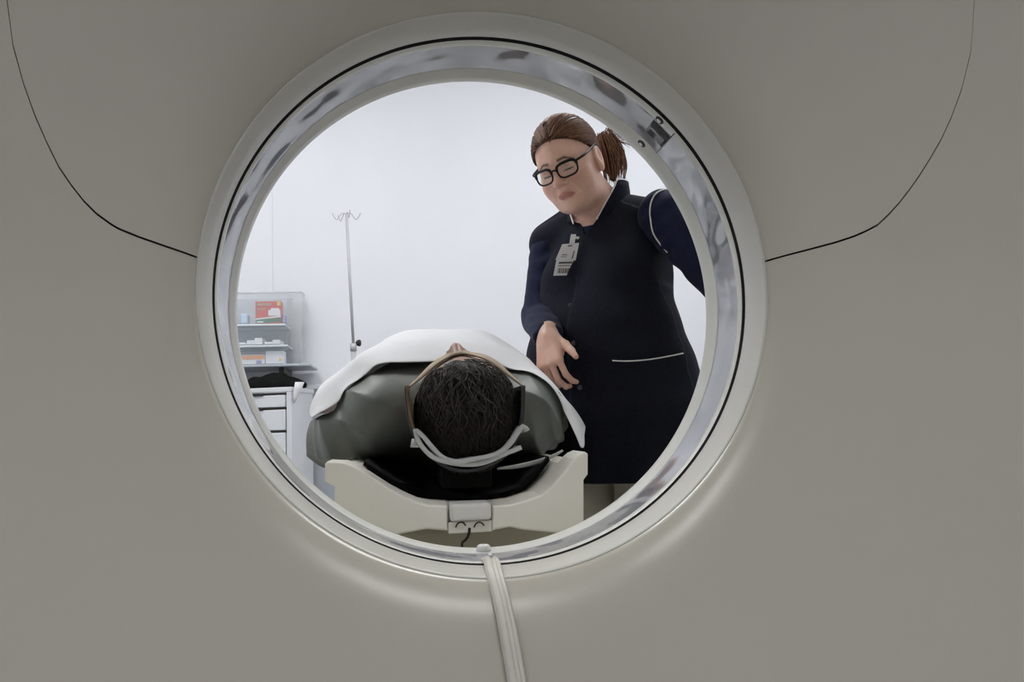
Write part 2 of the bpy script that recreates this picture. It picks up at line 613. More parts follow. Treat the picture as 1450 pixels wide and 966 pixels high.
# dark chassis behind the covers and rear cover with the outer flank
A = np.linspace(0, 2 * math.pi, 181)
rows = []
for s in np.linspace(0.012, 0.97, 16):
    rr = R0 + (Rb(A) - R0) * s
    rows.append(np.stack([rr * np.cos(A), face_y(rr, A) + 0.022, 1 + rr * np.sin(A)], -1))
grid_obj('chassis', np.array(rows), M_DARK, GAN)
rows = []
for r, y in ((0.3505, 0.1395), (0.353, 0.143), (0.37, 0.155), (0.42, 0.20), (0.49, 0.27), (0.56, 0.335), (0.63, 0.385), (0.70, 0.41), (0.76, 0.42)):
    rows.append(np.stack([r * np.cos(A), 0 * A + y, 1 + r * np.sin(A)], -1))
for s, y in ((0.80, 0.42), (0.94, 0.415), (0.985, 0.395), (1.0, 0.34), (1.0, 0.1), (1.0, -0.03)):
    rr = np.maximum(Rb(A) * s, 0.77)
    yy = face_y(Rb(A), A) + 0.1 if y < 0 else 0 * A + y
    rows.append(np.stack([rr * np.cos(A), yy, 1 + rr * np.sin(A)], -1))
grid_obj('rear_cover', np.array(rows), M_SHELL, GAN)
box('foot', (-0.8, -0.02, 0.0), (0.8, 0.33, 0.06), M_DARK, GAN, bevel=0.01)

lathe_y('bore_rim', [(0.364, -0.045), (0.3600, -0.0515), (0.3585, -0.0545), (0.3570, -0.0545), (0.3560, -0.050), (0.3535, -0.028), (0.3512, -0.002), (0.3518, 0.0), (0.362, 0.001)], M_RIM, GAN, 220)
lathe_y('bore_gap', [(0.3622, -0.004), (0.3622, 0.0062), (0.3502, 0.0065)], M_DARK, GAN, 160)
lathe_y('front_bore_ring', [(0.3506, 0.0066), (0.3500, 0.0072), (0.3500, 0.0235), (0.3506, 0.0245), (0.353, 0.0255)], M_RING, GAN, 220)
J = at(938, 207, 0.06)
ja = math.atan2(J[2] - 1, J[0])
lathe_y('window_film', [(0.3512, 0.022), (0.3512, 0.040), (0.3512, 0.058), (0.3512, 0.076), (0.3512, 0.098)], M_FILM, GAN, 220)
lathe_y('rear_bore_ring', [(0.353, 0.0935), (0.3508, 0.0945), (0.3500, 0.096), (0.3500, 0.118), (0.3492, 0.120), (0.3492, 0.137), (0.3502, 0.1395), (0.354, 0.141)], M_RING, GAN, 220)


def on_bore(ang, y, r=0.35):
    return Vector((r * math.cos(ang), y, 1 + r * math.sin(ang)))


# joint of the film at the upper right with its two screws
def patch(name, a0, a1, y0, y1, r, m, thick=0.001):
    a = np.linspace(a0, a1, 10)
    G = np.array([[on_bore(x, yy, r) for x in a] for yy in (y0, y1)], float)
    return grid_obj(name, G, m, GAN, thick)


patch('film_joint', ja - 0.002, ja + 0.002, 0.012, 0.094, 0.3500, M_DKSTEEL)
patch('painted_reflection', ja + 0.003, ja + 0.10, 0.030, 0.070, 0.3506, mat('dark_reflection_tone', (0.06, 0.055, 0.06), 0.12, nscale=12, namt=0.3, bump=0.4, bscale=12, bdist=0.01), 0.0006)  # dark reflection beside the joint, painted as a darker patch on the film


def screw(px, py, y):
    p = at(px, py, y)
    a = math.atan2(p[2] - 1, p[0])
    c = on_bore(a, y, 0.3500)
    n = Vector((-math.cos(a), 0, -math.sin(a)))
    rot = n.to_track_quat('Z', 'Y').to_matrix()
    V, Fc = lathe_z([(0.0068, 0), (0.0068, 0.0012), (0.0050, 0.0016), (0.0046, 0.0010)], 20)
    o = mesh_obj('screw', [c + rot @ Vector(v) for v in V], Fc, M_DKSTEEL, GAN)
    V, Fc = lathe_z([(0.0036, 0.0008), (0.0036, 0.0022), (0.0028, 0.0028), (0.0014, 0.0028), (0.0012, 0.0016)], 18)
    mesh_obj('screw_head', [c + rot @ Vector(v) for v in V], Fc, M_STEEL, o)


screw(938, 166, 0.0165)
screw(911, 201, 0.107)

# small clear laser lens on the rear ring at the bottom
p = at(685, 783, 0.105)
a = math.atan2(p[2] - 1, p[0])
c = on_bore(a, 0.107, 0.350)
V, Fc = lathe_z([(0.0105, -0.001), (0.0100, 0.004), (0.0090, 0.0075), (0.0068, 0.0095), (0.003, 0.0100)], 20)
lens = mesh_obj('laser_lens', [Vector(c) + Vector(v) for v in V], Fc, mat('lens_plastic', (0.75, 0.74, 0.70), 0.12, coat=0.6, nscale=30, namt=0.03), GAN, True)

# ------------------------------------------------------------------ cable hanging down the front of the gantry
pix = [(699, 802), (702, 812), (707, 835), (714, 872), (722, 915), (731, 966)]
path = [np.array(on_bore(math.atan2(at(693, 796, 0.02)[2] - 1, at(693, 796, 0.02)[0]), 0.022, 0.346)),
        np.array(on_bore(math.atan2(at(696, 798, 0.0)[2] - 1, at(696, 798, 0.0)[0]), 0.0, 0.347)),
        np.array(on_bore(math.atan2(at(698, 808, -0.03)[2] - 1, at(698, 808, -0.03)[0]), -0.04, 0.3515))]
for q in pix[3:]:
    w = on_face(*q)
    path.append(np.array(w) + np.array([0, -0.005, 0.003]))
last = path[-1]
dx = (path[-1] - path[-2])[0] / abs((path[-1] - path[-2])[2])
for k in range(1, 7):
    z = last[2] - (last[2] - 0.07) * k / 6
    x = last[0] + dx * (last[2] - z) * (1 - k * 0.08)
    r = math.hypot(x, z - 1)
    path.append(np.array([x, float(face_y(r, math.atan2(z - 1, x))) - 0.005 + (0.0 if k < 6 else 0.03), z]))
path = smooth_path(path, 70)
CB = thing('cable', 'flat beige cable hanging from the bottom edge of the bore', 'cable', tuple(path[0]))


def ribbon(path, w, h, dxo=0.0, lift=0.0, n=12):
    V, Fc = [], []
    T = np.gradient(path, axis=0)
    T /= np.linalg.norm(T, axis=1)[:, None]
    X = np.array([1.0, 0, 0])
    for p, t in zip(path, T):
        s = X - t * (X @ t)
        s /= np.linalg.norm(s)
        nn = np.cross(s, t)
        if nn[1] > 0.2 or (abs(nn[1]) <= 0.2 and nn[2] < 0):
            nn = -nn
        for j in range(n):
            a = 2 * math.pi * j / n
            V.append(p + s * (dxo + w * math.cos(a)) + nn * (lift + h * math.sin(a)))
    for i in range(len(path) - 1):
        for j in range(n):
            k = (j + 1) % n
            Fc.append((i * n + j, i * n + k, (i + 1) * n + k, (i + 1) * n + j))
    Fc.append(tuple(range(n)))
    Fc.append(tuple((len(path) - 1) * n + j for j in range(n))[::-1])
    return V, Fc


V, Fc = ribbon(path, 0.0105, 0.0030)
mesh_obj('sheath', V, Fc, M_CABLE, CB, True)
V, Fc = ribbon(path[1:], 0.0050, 0.0042, -0.0040, 0.0012)
mesh_obj('cord', V, Fc, M_CABLE, CB, True)
V, Fc = ribbon(path[2:], 0.0030, 0.0036, 0.0068, 0.0012)
mesh_obj('cord', V, Fc, M_CABLE, CB, True)
V, Fc = lathe_z([(0.0035, 0), (0.0035, 0.003), (0.002, 0.0048)], 14)
mesh_obj('clip_rivet', [Vector(path[1]) + Vector((0, 0, 0.003)) + Vector(v) for v in V], Fc, M_STEEL, CB, True)

# ------------------------------------------------------------------ patient table
TB = thing('patient_table', 'cream scanner patient table with a curved cradle end', 'table', (-0.03, 1.3, 0))
YE = 0.25
wl = [(460, 657), (463, 654), (487, 655), (503, 661), (530, 678), (550, 691), (572, 703), (592, 711.5), (606, 715), (634, 716), (634, 752), (604, 750), (562, 758), (520, 762), (474, 762), (474, 690), (460, 682)]
wr = [(697, 716), (722, 715), (745, 709), (766, 701), (780, 690), (800, 667), (813, 650), (820, 644), (829, 640), (833, 643), (833, 672), (827, 680), (827, 756), (790, 756), (740, 751), (722, 747), (697, 752)]
for w in (wl, wr):
    prism('end_wing', [(at(q[0], q[1], YE)[0], at(q[0], q[1], YE)[2]) for q in w], YE, YE + 0.10, M_TABLE, TB, bevel=0.004, seg=3)
top = [at(q[0], q[1], YE) for q in [(478, 664), (490, 664), (503, 668), (550, 697), (592, 717), (634, 722), (697, 722), (735, 717), (766, 707), (790, 686), (810, 660), (822, 652)]]
prof = [(p[0], p[2]) for p in top]
prof = prof + [(x, z - 0.022) for x, z in prof[::-1]]
prism('cradle', prof, YE + 0.02, 2.32, M_TABLE, TB, bevel=0.002)
lo, hi = at(637, 739, YE), at(695, 711, YE)
box('latch_block', (lo[0], YE - 0.008, lo[2]), (hi[0], YE + 0.05, hi[2]), M_LATCH, TB, bevel=0.006, seg=3)
lo, hi = at(635, 757, YE), at(697, 737, YE)
lp = box('latch_plate', (lo[0], YE + 0.004, lo[2]), (hi[0], YE + 0.06, hi[2]), M_TABLE, TB, bevel=0.002)
for cx in (653, 679):
    c = at(cx, 750, YE)
    arc = [(c[0] + 0.0085 * math.cos(t), YE + 0.003, c[2] + 0.011 * math.sin(t)) for t in np.linspace(0.15 * math.pi, math.pi * 0.9, 12)]
    tube('groove', arc, 0.0011, M_DKSTEEL, lp, 6)
wire = [at(*q) for q in [(665, 748, YE + .002), (664, 757, YE - .002), (660, 764, YE), (655, 768, YE + .01), (655, 777, YE + .03), (654, 790, YE + .15)]]
wire.append(np.array([wire[-1][0], 0.42, 0.56]))
tube('wire', smooth_path(wire, 30), [0.0022 if i < 9 else 0.0012 for i in range(30)], M_BLACK, TB, 6)
box('carriage', (-0.205, 0.37, 0.52), (0.15, 2.25, 0.656), M_TABLE2, TB, bevel=0.012)
box('column', (-0.19, 0.85, 0.05), (0.13, 1.95, 0.53), M_TABLE2, TB, bevel=0.02)
box('base_plate', (-0.27, 0.62, 0.0), (0.21, 2.2, 0.07), M_TABLE, TB, bevel=0.02)

pad = [(p[0] * 0.97 - 0.002, p[2] + 0.002) for p in top[2:-1]]
pad = pad + [(x * 0.99, z + 0.008) for x, z in pad[::-1]]
o = prism('mattress', pad, YE + 0.16, 2.25, M_PAD, None, bevel=0.004)
tag(o, 'thin black mattress lying in the curved table cradle', 'mattress')

# ------------------------------------------------------------------ heads (shared by both people)
def head_sdf(q, heavy=0.0, closed=True):
    """q: lateral, forward, up in head space (metres)"""
    ax = np.abs(q)
    s = q.copy()
    s[:, 0] = np.abs(q[:, 0])
    d = ell(s, (0, -0.012, 0.035), (0.077, 0.097, 0.090))
    d = smin(d, ell(s, (0, 0.022, -0.018), (0.066 + 0.004 * heavy, 0.070, 0.086)), 0.02)
    d = smin(d, ell(s, (0, 0.033, -0.066), (0.050 + 0.008 * heavy, 0.047, 0.042)), 0.02)
    d = smin(d, ell(s, (0.036, 0.048, -0.032), (0.030 + 0.004 * heavy, 0.028, 0.036)), 0.018)
    d = smin(d, ell(s, (0.0, 0.070, -0.088), (0.020, 0.017, 0.016)), 0.018)
    if heavy:
        d = smin(d, ell(s, (0, 0.018, -0.088), (0.056, 0.055, 0.030)), 0.025)
    d = smin(d, rcone(s, (0, 0.074, 0.030), (0.042, 0.060, 0.028), 0.012, 0.010), 0.016)
    d = smax(d, -ell(s, (0.031, 0.096, 0.008), (0.021, 0.020, 0.014)), 0.010)
    d = smin(d, ell(s, (0.031, 0.0655, 0.008), (0.0155, 0.0150, 0.0125)), 0.004)
    d = smax(d, -rcone(s, (0.021, 0.0810, 0.0015), (0.041, 0.0765, 0.0010), 0.0012, 0.0012), 0.002)
    d = smin(d, rcone(s, (0, 0.078, 0.022), (0, 0.103, -0.022), 0.0085, 0.0115), 0.012)
    d = smin(d, ell(s, (0.0125, 0.092, -0.026), (0.009, 0.011, 0.008)), 0.006)
    d = smax(d, -ell(s, (0.0075, 0.099, -0.0345), (0.0042, 0.006, 0.004)), 0.003)
    d = smin(d, ell(s, (0, 0.074, -0.054), (0.026, 0.016, 0.020)), 0.012)
    d = smin(d, chain(s, [(0.0, 0.0895, -0.0500), (0.010, 0.0875, -0.0495), (0.0235, 0.0765, -0.0570)], [0.0050, 0.0052, 0.0025]), 0.004)
    d = smin(d, chain(s, [(0.0, 0.0880, -0.0615), (0.010, 0.0860, -0.0615), (0.0220, 0.0765, -0.0590)], [0.0062, 0.0056, 0.0022]), 0.004)
    d = smax(d, -chain(s, [(0.0, 0.0950, -0.0555), (0.012, 0.0925, -0.0552), (0.0270, 0.0790, -0.0605)], [0.0014, 0.0014, 0.0010]), 0.003)
    d = smax(d, -rcone(s, (0.020, 0.0895, -0.030), (0.034, 0.0800, -0.062), 0.0016, 0.0010), 0.008)
    # ears
    e = ell(s, (0.0795, -0.014, -0.004), (0.0085, 0.021, 0.034))
    e = smin(e, ell(s, (0.0800, -0.010, -0.030), (0.0065, 0.010, 0.012)), 0.006)
    e = smax(e, -ell(s, (0.0890, -0.010, 0.000), (0.0068, 0.012, 0.022)), 0.004)
    d = smin(d, e, 0.006)
    return d


HAIRLINE_F = [-0.13, -0.075, -0.045, 0.0, 0.045, 0.075, 0.13]
HAIRLINE_U = [-0.085, -0.075, -0.032, 0.022, 0.062, 0.088, 0.11]


def hair_sdf(q, c, r, u_off=0.0):
    d = ell(q, c, r)
    cut = (np.interp(q[:, 1], HAIRLINE_F, HAIRLINE_U) + u_off - q[:, 2]) * 0.75
    return smax(d, cut.astype(np.float32), 0.006)


def head_color(q, base, lip, brow, cheek):
    n = len(q)
    c = np.tile(np.array(base, np.float32), (n, 1))
    s = q.copy()
    s[:, 0] = np.abs(q[:, 0])

    def blend(w, col):
        nonlocal c
        w = np.clip(w, 0, 1)[:, None]
        c = c * (1 - w) + np.array(col, np.float32) * w
    blend(np.exp(-((s - np.array([0.042, 0.07, -0.025])) ** 2).sum(-1) / 0.020**2) * 0.55, cheek)
    blend(np.exp(-((s - np.array([0.0, 0.11, -0.025])) ** 2).sum(-1) / 0.016**2) * 0.6, cheek)
    lu = -0.0500 - 0.3 * np.maximum(s[:, 0] - 0.010, 0) * 1.0
    w = (1 - np.abs(s[:, 2] + 0.0560 + 0.15 * s[:, 0]) / 0.0105 - (s[:, 0] / 0.026) ** 4) * 3
    blend(np.where(s[:, 1] > 0.072, w, 0) * 0.85, lip)
    bu = 0.030 + 0.10 * s[:, 0] - 1.6 * np.maximum(s[:, 0] - 0.03, 0) ** 1.2
    w = (1 - np.abs(s[:, 2] - bu) / 0.0045) * 2
    blend(np.where((s[:, 1] > 0.05) & (s[:, 0] > 0.012) & (s[:, 0] < 0.052), w, 0) * 0.75, brow)
    w = 1 - np.sqrt(((s[:, 0] - 0.031) / 0.017) ** 2 + ((s[:, 2] - 0.0012) / 0.0028) ** 2)
    blend(np.where(s[:, 1] > 0.06, w * 3, 0) * 0.9, (0.03, 0.018, 0.014))
    w = 1 - np.sqrt(((s[:, 0] - 0.031) / 0.017) ** 2 + ((s[:, 2] - 0.010) / 0.010) ** 2)
    blend(np.where(s[:, 1] > 0.06, w, 0) * 0.35, (base[0] * 0.72, base[1] * 0.60, base[2] * 0.58))
    return c


def strands_obj(name, paths, r0, r1, m, parent, cols, sides=4):
    P = np.asarray(paths, float)
    n, k, _ = P.shape
    T = np.gradient(P, axis=1)
    T /= np.linalg.norm(T, axis=2)[..., None] + 1e-9
    ref = np.array([0.31, 0.52, 0.79])
    N = np.cross(T, ref)
    N /= np.linalg.norm(N, axis=2)[..., None] + 1e-9
    Bn = np.cross(T, N)
    a = np.linspace(0, 2 * math.pi, sides, endpoint=False)
    R = np.linspace(r0, r1, k)[None, :, None, None]
    V = P[:, :, None, :] + R * (np.cos(a)[None, None, :, None] * N[:, :, None, :] + np.sin(a)[None, None, :, None] * Bn[:, :, None, :])
    V = V.reshape(-1, 3)
    i = np.arange(n)[:, None, None]
    j = np.arange(k - 1)[None, :, None]
    s = np.arange(sides)[None, None, :]
    s2 = (s + 1) % sides
    b = i * k * sides
    Q = np.stack([b + j * sides + s, b + j * sides + s2, b + (j + 1) * sides + s2, b + (j + 1) * sides + s], -1).reshape(-1, 4)
    o = mesh_obj(name, V, Q, m, parent, True)
    ca = o.data.color_attributes.new('Col', 'FLOAT_COLOR', 'POINT')
    C = np.ones((n, k * sides, 4), np.float32)
    C[:, :, :3] = np.asarray(cols, np.float32)[:, None, :]
    ca.data.foreach_set('color', C.ravel())
    return o


def frame_from(az, pitch, roll):
    """columns lateral(left of the person), forward, up"""
    F = np.array([-math.sin(az), -math.cos(az), 0])
    L = np.array([math.cos(az), -math.sin(az), 0])
    Z = np.array([0, 0, 1.0])
    F2 = F * math.cos(pitch) - Z * math.sin(pitch)
    U2 = Z * math.cos(pitch) + F * math.sin(pitch)
    L3 = L * math.cos(roll) + U2 * math.sin(roll)
    U3 = U2 * math.cos(roll) - L * math.sin(roll)
    return np.stack([L3, F2, U3], 1).astype(np.float32)


# ------------------------------------------------------------------ lying patient
PAT = thing('person', 'person lying face up on the table in a grey green shirt, hair towards bore', 'person', (-0.02, 1.2, 0.72))
PH = at(657, 574, 0.425)
PR = np.stack([[-1, 0, 0], [0, 0, 1], [0, -1, 0]], 1).astype(np.float32)
PR = PR @ np.array(Matrix.Rotation(math.radians(-6), 3, 'Z') @ Matrix.Rotation(math.radians(8), 3, 'X'), np.float32)
PSK = (0.42, 0.26, 0.19)


def loc(P, c, R):
    return ((P - np.asarray(c, np.float32)) @ R).astype(np.float32)


def masked(P, c, rad, fn):
    d = np.sqrt(((P - np.asarray(c, np.float32)) ** 2).sum(-1))
    out = (d - rad * 0.75).astype(np.float32)
    m = d < rad
    if m.any():
        out[m] = fn(P[m])
    return out


def patient_body(P):
    d = masked(P, PH, 0.2, lambda Q: head_sdf(loc(Q, PH, PR)))
    d = smin(d, rcone(P, (PH[0], PH[1] + 0.07, PH[2] - 0.005), (-0.02, 0.62, 0.84), 0.056, 0.062), 0.03)
    d = smin(d, ell(P, (-0.035, 0.90, 0.850), (0.17, 0.36, 0.11)), 0.04)
    for s, sx in ((-1, -0.265), (1, 0.195)):
        d = smin(d, chain(P, [(sx * 0.75, 0.68, 0.84), (sx, 0.96, 0.825), (sx * 0.72, 1.22, 0.86)], [0.055, 0.042, 0.032], 0.02), 0.03)
        d = smin(d, ell(P, (sx * 0.66, 1.30, 0.862), (0.042, 0.075, 0.024)), 0.015)
        d = smin(d, chain(P, [(s * 0.085 - 0.03, 1.25, 0.83), (s * 0.09 - 0.03, 1.68, 0.82), (s * 0.09 - 0.03, 2.06, 0.80)], [0.085, 0.058, 0.042], 0.02), 0.03)
        d = smin(d, rcone(P, (s * 0.09 - 0.03, 2.07, 0.80), (s * 0.10 - 0.03, 2.10, 0.92), 0.04, 0.03), 0.02)
    return d


iso_obj('body', patient_body, (-0.36, 0.26, 0.68), (0.30, 2.16, 1.02), 0.0045, M_SKIN, PAT,
        lambda V: head_color(loc(V.astype(np.float32), PH, PR), PSK, (0.35, 0.15, 0.12), (0.05, 0.04, 0.03), (0.48, 0.22, 0.16)))


def folds(P, A):
    s = np.zeros(len(P), np.float32)
    for amp, k, ph in A:
        w = P @ np.array(k, np.float32) + ph
        s += amp * (np.abs(np.sin(w)) ** 0.7 - 0.5)
    return s


def shirt(P):
    d = ell(P, (-0.035, 0.98, 0.862), (0.205, 0.43, 0.150))
    d = smin(d, ell(P, (-0.150, 0.67, 0.856), (0.108, 0.135, 0.090)), 0.04)
    d = smin(d, ell(P, (0.105, 0.67, 0.852), (0.112, 0.135, 0.088)), 0.05)
    d = smin(d, chain(P, [(-0.235, 0.66, 0.812), (-0.270, 0.76, 0.803), (-0.268, 0.98, 0.815)], [0.062, 0.058, 0.054], 0.02), 0.03)
    d = smin(d, chain(P, [(0.165, 0.67, 0.826), (0.195, 0.82, 0.824), (0.198, 0.98, 0.825)], [0.066, 0.060, 0.056], 0.02), 0.035)
    w = P.copy()
    w[:, 0] += 0.02 * np.sin(P[:, 1] * 21 + 1.0)
    w[:, 2] += 0.012 * np.sin(P[:, 0] * 30)
    outer = np.clip((np.abs(P[:, 0] + 0.035) - 0.13) / 0.10, 0, 1)
    d = d + folds(w, [(0.011, (22, 10, 40), 0.4), (0.005, (60, -14, 25), 1.1)]) * (0.15 + 0.85 * outer)
    neck = rcone(P, (PH[0], 0.36, PH[2] + 0.02), (-0.015, 0.60, 0.875), 0.095, 0.070)
    return smax(d, -neck, 0.012)


iso_obj('shirt', shirt, (-0.38, 0.48, 0.70), (0.30, 1.46, 1.06), 0.004, M_SHIRT, PAT)

hem = smooth_path([at(*q, 0.44) for q in [(704, 664), (730, 661), (758, 655), (783, 646), (797, 638)]], 24)
hv, hf = tube_geo(hem, [0.002 + 0.0025 * math.sin(i / 23 * math.pi) for i in range(24)], 8)
mesh_obj('shirt_hem', hv, hf, M_GREYCLOTH, PAT, True)

# patient hair
HPC, HPR = (0, -0.012, 0.044), (0.0865, 0.0970, 0.0975)


def hair_p(P):
    q = loc(P, PH, PR)
    d = hair_sdf(q, HPC, HPR, -0.046)
    a = np.sin(q[:, 0] * 95 + 3 * np.sin(q[:, 1] * 60)) * np.sin(q[:, 1] * 80 + 2.5 * np.sin(q[:, 2] * 70 + q[:, 0] * 40))
    return d - 0.0035 * a


hairp = iso_obj('hair', hair_p, PH - 0.16, PH + 0.16, 0.003, M_HAIRP, PAT, lambda V: np.tile((0.016, 0.013, 0.011), (len(V), 1)))
paths, cols = [], []
while len(paths) < 1200:
    v = rng.normal(size=3)
    v /= np.linalg.norm(v)
    q = np.array(HPC) + v * np.array(HPR)
    if q[2] < np.interp(q[1], HAIRLINE_F, HAIRLINE_U) - 0.044:
        continue
    ph, fr, am = rng.uniform(0, 6.28), rng.uniform(50, 90), rng.uniform(0.15, 0.75)
    p, line = q.copy(), []
    L = rng.uniform(0.035, 0.085)
    for i in range(9):
        nrm = (p - HPC) / np.array(HPR) ** 2
        nrm /= np.linalg.norm(nrm)
        line.append(p + nrm * (0.002 + 0.0045 * math.sin(i / 8 * math.pi) * rng.uniform(0.6, 1.4)))
        g = np.array([0.25 * np.sign(p[0]), -1.0, 0.25])
        side = np.cross(nrm, g)
        side /= np.linalg.norm(side) + 1e-6
        g = g - nrm * (g @ nrm)
        g /= np.linalg.norm(g) + 1e-6
        p = p + (g + side * am * 1.6 * math.sin(ph + fr * L * i / 8)) * L / 9
        k = (p - HPC) / np.array(HPR)
        p = np.array(HPC) + (p - HPC) / np.linalg.norm(k)
    paths.append(np.array(line) @ PR.T.astype(float) + PH)
    g = np.clip((q[1] - 0.005) / 0.07, 0, 1) * rng.uniform(0.2, 1.0) + (0.35 if rng.random() < 0.10 else 0)
    base = np.array([0.020, 0.016, 0.013])
    cols.append(base + g * np.array([0.15, 0.135, 0.115]) * rng.uniform(0.4, 1.0))
so = strands_obj('hair_strands', paths, 0.0011, 0.0005, M_HAIRP, hairp, cols)
so['kind'] = 'stuff'

# ------------------------------------------------------------------ head holder, strap and folded cloth
HH = thing('head_holder', 'dark curved head holder with brown rim around the hair of the lying patient', 'head holder', (PH[0], 0.38, 0.76))
YH = 0.315
u_px = [(577, 549), (579, 575), (584, 602), (594, 625), (613, 646), (635, 660), (660, 665), (686, 660), (709, 647), (726, 627), (736, 602), (739, 575), (740, 546)]
U = smooth_path([at(q[0], q[1], YH) for q in u_px], 50)


def shell(name, path, y0, y1, th, m, parent, taper=1.0):
    c = path.mean(0)
    d = path - c
    d[:, 1] = 0
    T = np.gradient(path, axis=0)
    n = np.stack([-T[:, 2], 0 * T[:, 0], T[:, 0]], 1)
    n /= np.linalg.norm(n, axis=1)[:, None]
    ring = np.concatenate([path, (path + n * th)[::-1]])
    ring = np.concatenate([ring, ring[:1]])
    G = []
    for y in np.linspace(y0, y1, 6):
        R = ring.copy()
        R[:, 1] = y
        G.append(R)
    G = np.array(G)
    o = grid_obj(name, G, m, parent, 0, False)
    bm = bmesh.new()
    bm.from_mesh(o.data)
    bmesh.ops.remove_doubles(bm, verts=bm.verts, dist=1e-6)
    bmesh.ops.holes_fill(bm, edges=[e for e in bm.edges if e.is_boundary], sides=0)
    bmesh.ops.triangulate(bm, faces=[f for f in bm.faces if len(f.verts) > 4])
    bmesh.ops.recalc_face_normals(bm, faces=bm.faces)
    bm.to_mesh(o.data)
    bm.free()
    return o


shell('shell', U, YH, 0.50, -0.005, M_HOLD, HH)
for a, b in ((0, 14), (40, 50)):
    tube('rim', U[a:b] + np.array([0, -0.001, 0]), 0.0028, M_HOLDRIM if a == 0 else M_HOLD, HH, 8)
for px in (577, 740):
    p = at(px, 549, YH)
    box('side_edge', (p[0] - 0.004, YH, p[2] - 0.006), (p[0] + 0.004, 0.50, p[2] + 0.004), M_HOLDRIM if px < 600 else M_HOLD, HH, bevel=0.002)
box('mount', (PH[0] - 0.045, 0.40, 0.715), (PH[0] + 0.045, 0.60, at(660, 667, YH)[2] - 0.001), M_PAD, HH, bevel=0.006)

s_near = smooth_path([at(q[0], q[1], 0.385) for q in [(577, 551), (590, 541), (606, 528), (625, 517), (645, 511.5), (664, 510), (685, 513), (705, 522), (722, 534), (741, 548)]], 40)
s_far = smooth_path([at(q[0], q[1], 0.425) for q in [(580, 546), (592, 535), (608, 518), (627, 505), (645, 500), (664, 499.5), (684, 502), (704, 512), (720, 527), (738, 544)]], 40)
ST = np.array([s_near, s_near * .5 + s_far * .5 + np.array([0, 0, .001]), s_far])
for _ in range(8):
    P = ST.reshape(-1, 3).astype(np.float32)
    fn = lambda Q: np.minimum(hair_p(Q), patient_body(Q))
    d = fn(P)
    g = np.stack([fn(P + k) - d for k in np.eye(3, dtype=np.float32) * 0.004], -1)
    g /= np.linalg.norm(g, axis=1)[:, None] + 1e-6
    ST = (P + g * np.clip(0.0045 - d, 0, 0.01)[:, None]).reshape(ST.shape).astype(float)
ST[:, 1:-1] = (ST[:, :-2] + 2 * ST[:, 1:-1] + ST[:, 2:]) / 4
grid_obj('strap', ST, M_STRAP, HH, 0.0022)

FC = thing('folded_cloth', 'folded light grey cloth lining the head holder under the dark hair', 'cloth', (PH[0], 0.34, 0.78))


def cloth_band(name, pix, y0, y1, th, shift=0.0):
    P = smooth_path([at(q[0], q[1], y0) for q in pix], 40)
    G = []
    for k, y in enumerate(np.linspace(y0, y1, 5)):
        R = P.copy()
        R[:, 1] = y + 0.004 * np.sin(np.linspace(0, 9, 40) + shift)
        R[:, 2] += 0.002 * np.sin(np.linspace(0, 14, 40) + k + shift)
        G.append(R)
    return grid_obj(name, np.array(G), M_GREYCLOTH, FC, th)


cloth_band('inner_layer', [(590, 611), (596, 616), (608, 630), (624, 645), (645, 653), (668, 652), (690, 648), (708, 640), (724, 626), (734, 613), (742, 605), (748, 612)], 0.294, 0.42, 0.0075)
cloth_band('outer_layer', [(588, 609), (590, 618), (600, 634), (617, 649), (640, 657.5), (665, 657.5), (690, 653), (712, 646), (727, 639), (738, 633)], 0.298, 0.42, 0.0075, 2.0)
g = at(585, 625, 0.33)
grid_obj('corner', np.array([[at(581, 633, .32), at(594, 633, .32)], [at(583, 622, .33), at(592, 622, .33)]]), M_GREYCLOTH, FC, 0.003)

# ------------------------------------------------------------------ white sheet over the patient
stA = [(441, 592), (447, 588), (470, 576), (497, 556), (516, 537), (530, 519), (545, 515), (575, 514), (605, 512), (640, 511), (680, 513), (712, 519), (740, 530), (762, 543), (783, 563), (801, 590), (814, 615), (823, 634)]
stB = [(440, 588), (444, 572), (462, 549), (490, 525), (515, 503), (533, 497), (552, 495), (580, 491), (607, 488), (640, 487), (682, 489), (716, 500), (744, 516), (768, 533), (790, 557), (808, 584), (820, 608), (828, 634)]
stC = [(441, 584), (450, 553), (480, 528), (513, 503), (537, 486), (556, 474), (572, 469), (596, 468), (620, 467.5), (650, 467), (684, 469), (700, 477), (722, 490), (750, 510), (776, 535), (798, 560), (816, 582), (829, 604)]


def station(pix, y, n=72):
    return smooth_path([at(q[0], q[1], y) for q in pix], n)


SA, SB, SCn = station(stA, 0.615), station(stB, 0.67), station(stC, 0.82)
rows = [SA, SA * 0.45 + SB * 0.55, SB, SB * 0.5 + SCn * 0.5 + np.array([0, 0, 0.004]), SCn]
for y, kz, kx, dz in ((1.0, 1.0, 1.0, -0.004), (1.2, 0.97, 1.0, -0.02), (1.45, 0.85, 0.95, -0.05), (1.75, 0.72, 0.92, -0.07), (2.03, 0.72, 0.85, -0.06), (2.1, 0.85, 0.8, -0.06), (2.19, 0.3, 0.75, -0.06)):
    R = SCn.copy()
    R[:, 1] = y
    R[:, 0] = -0.03 + (R[:, 0] + 0.03) * kx
    zb = 0.80
    R[:, 2] = zb + (R[:, 2] - zb) * kz + dz * np.clip((R[:, 2] - 0.85) / 0.2, 0, 1)
    rows.append(R)
rows = np.array(rows)
tt = np.linspace(0, 1, len(rows))
G = np.array([smooth_path(rows[:, j], 60) for j in range(rows.shape[1])]).transpose(1, 0, 2)
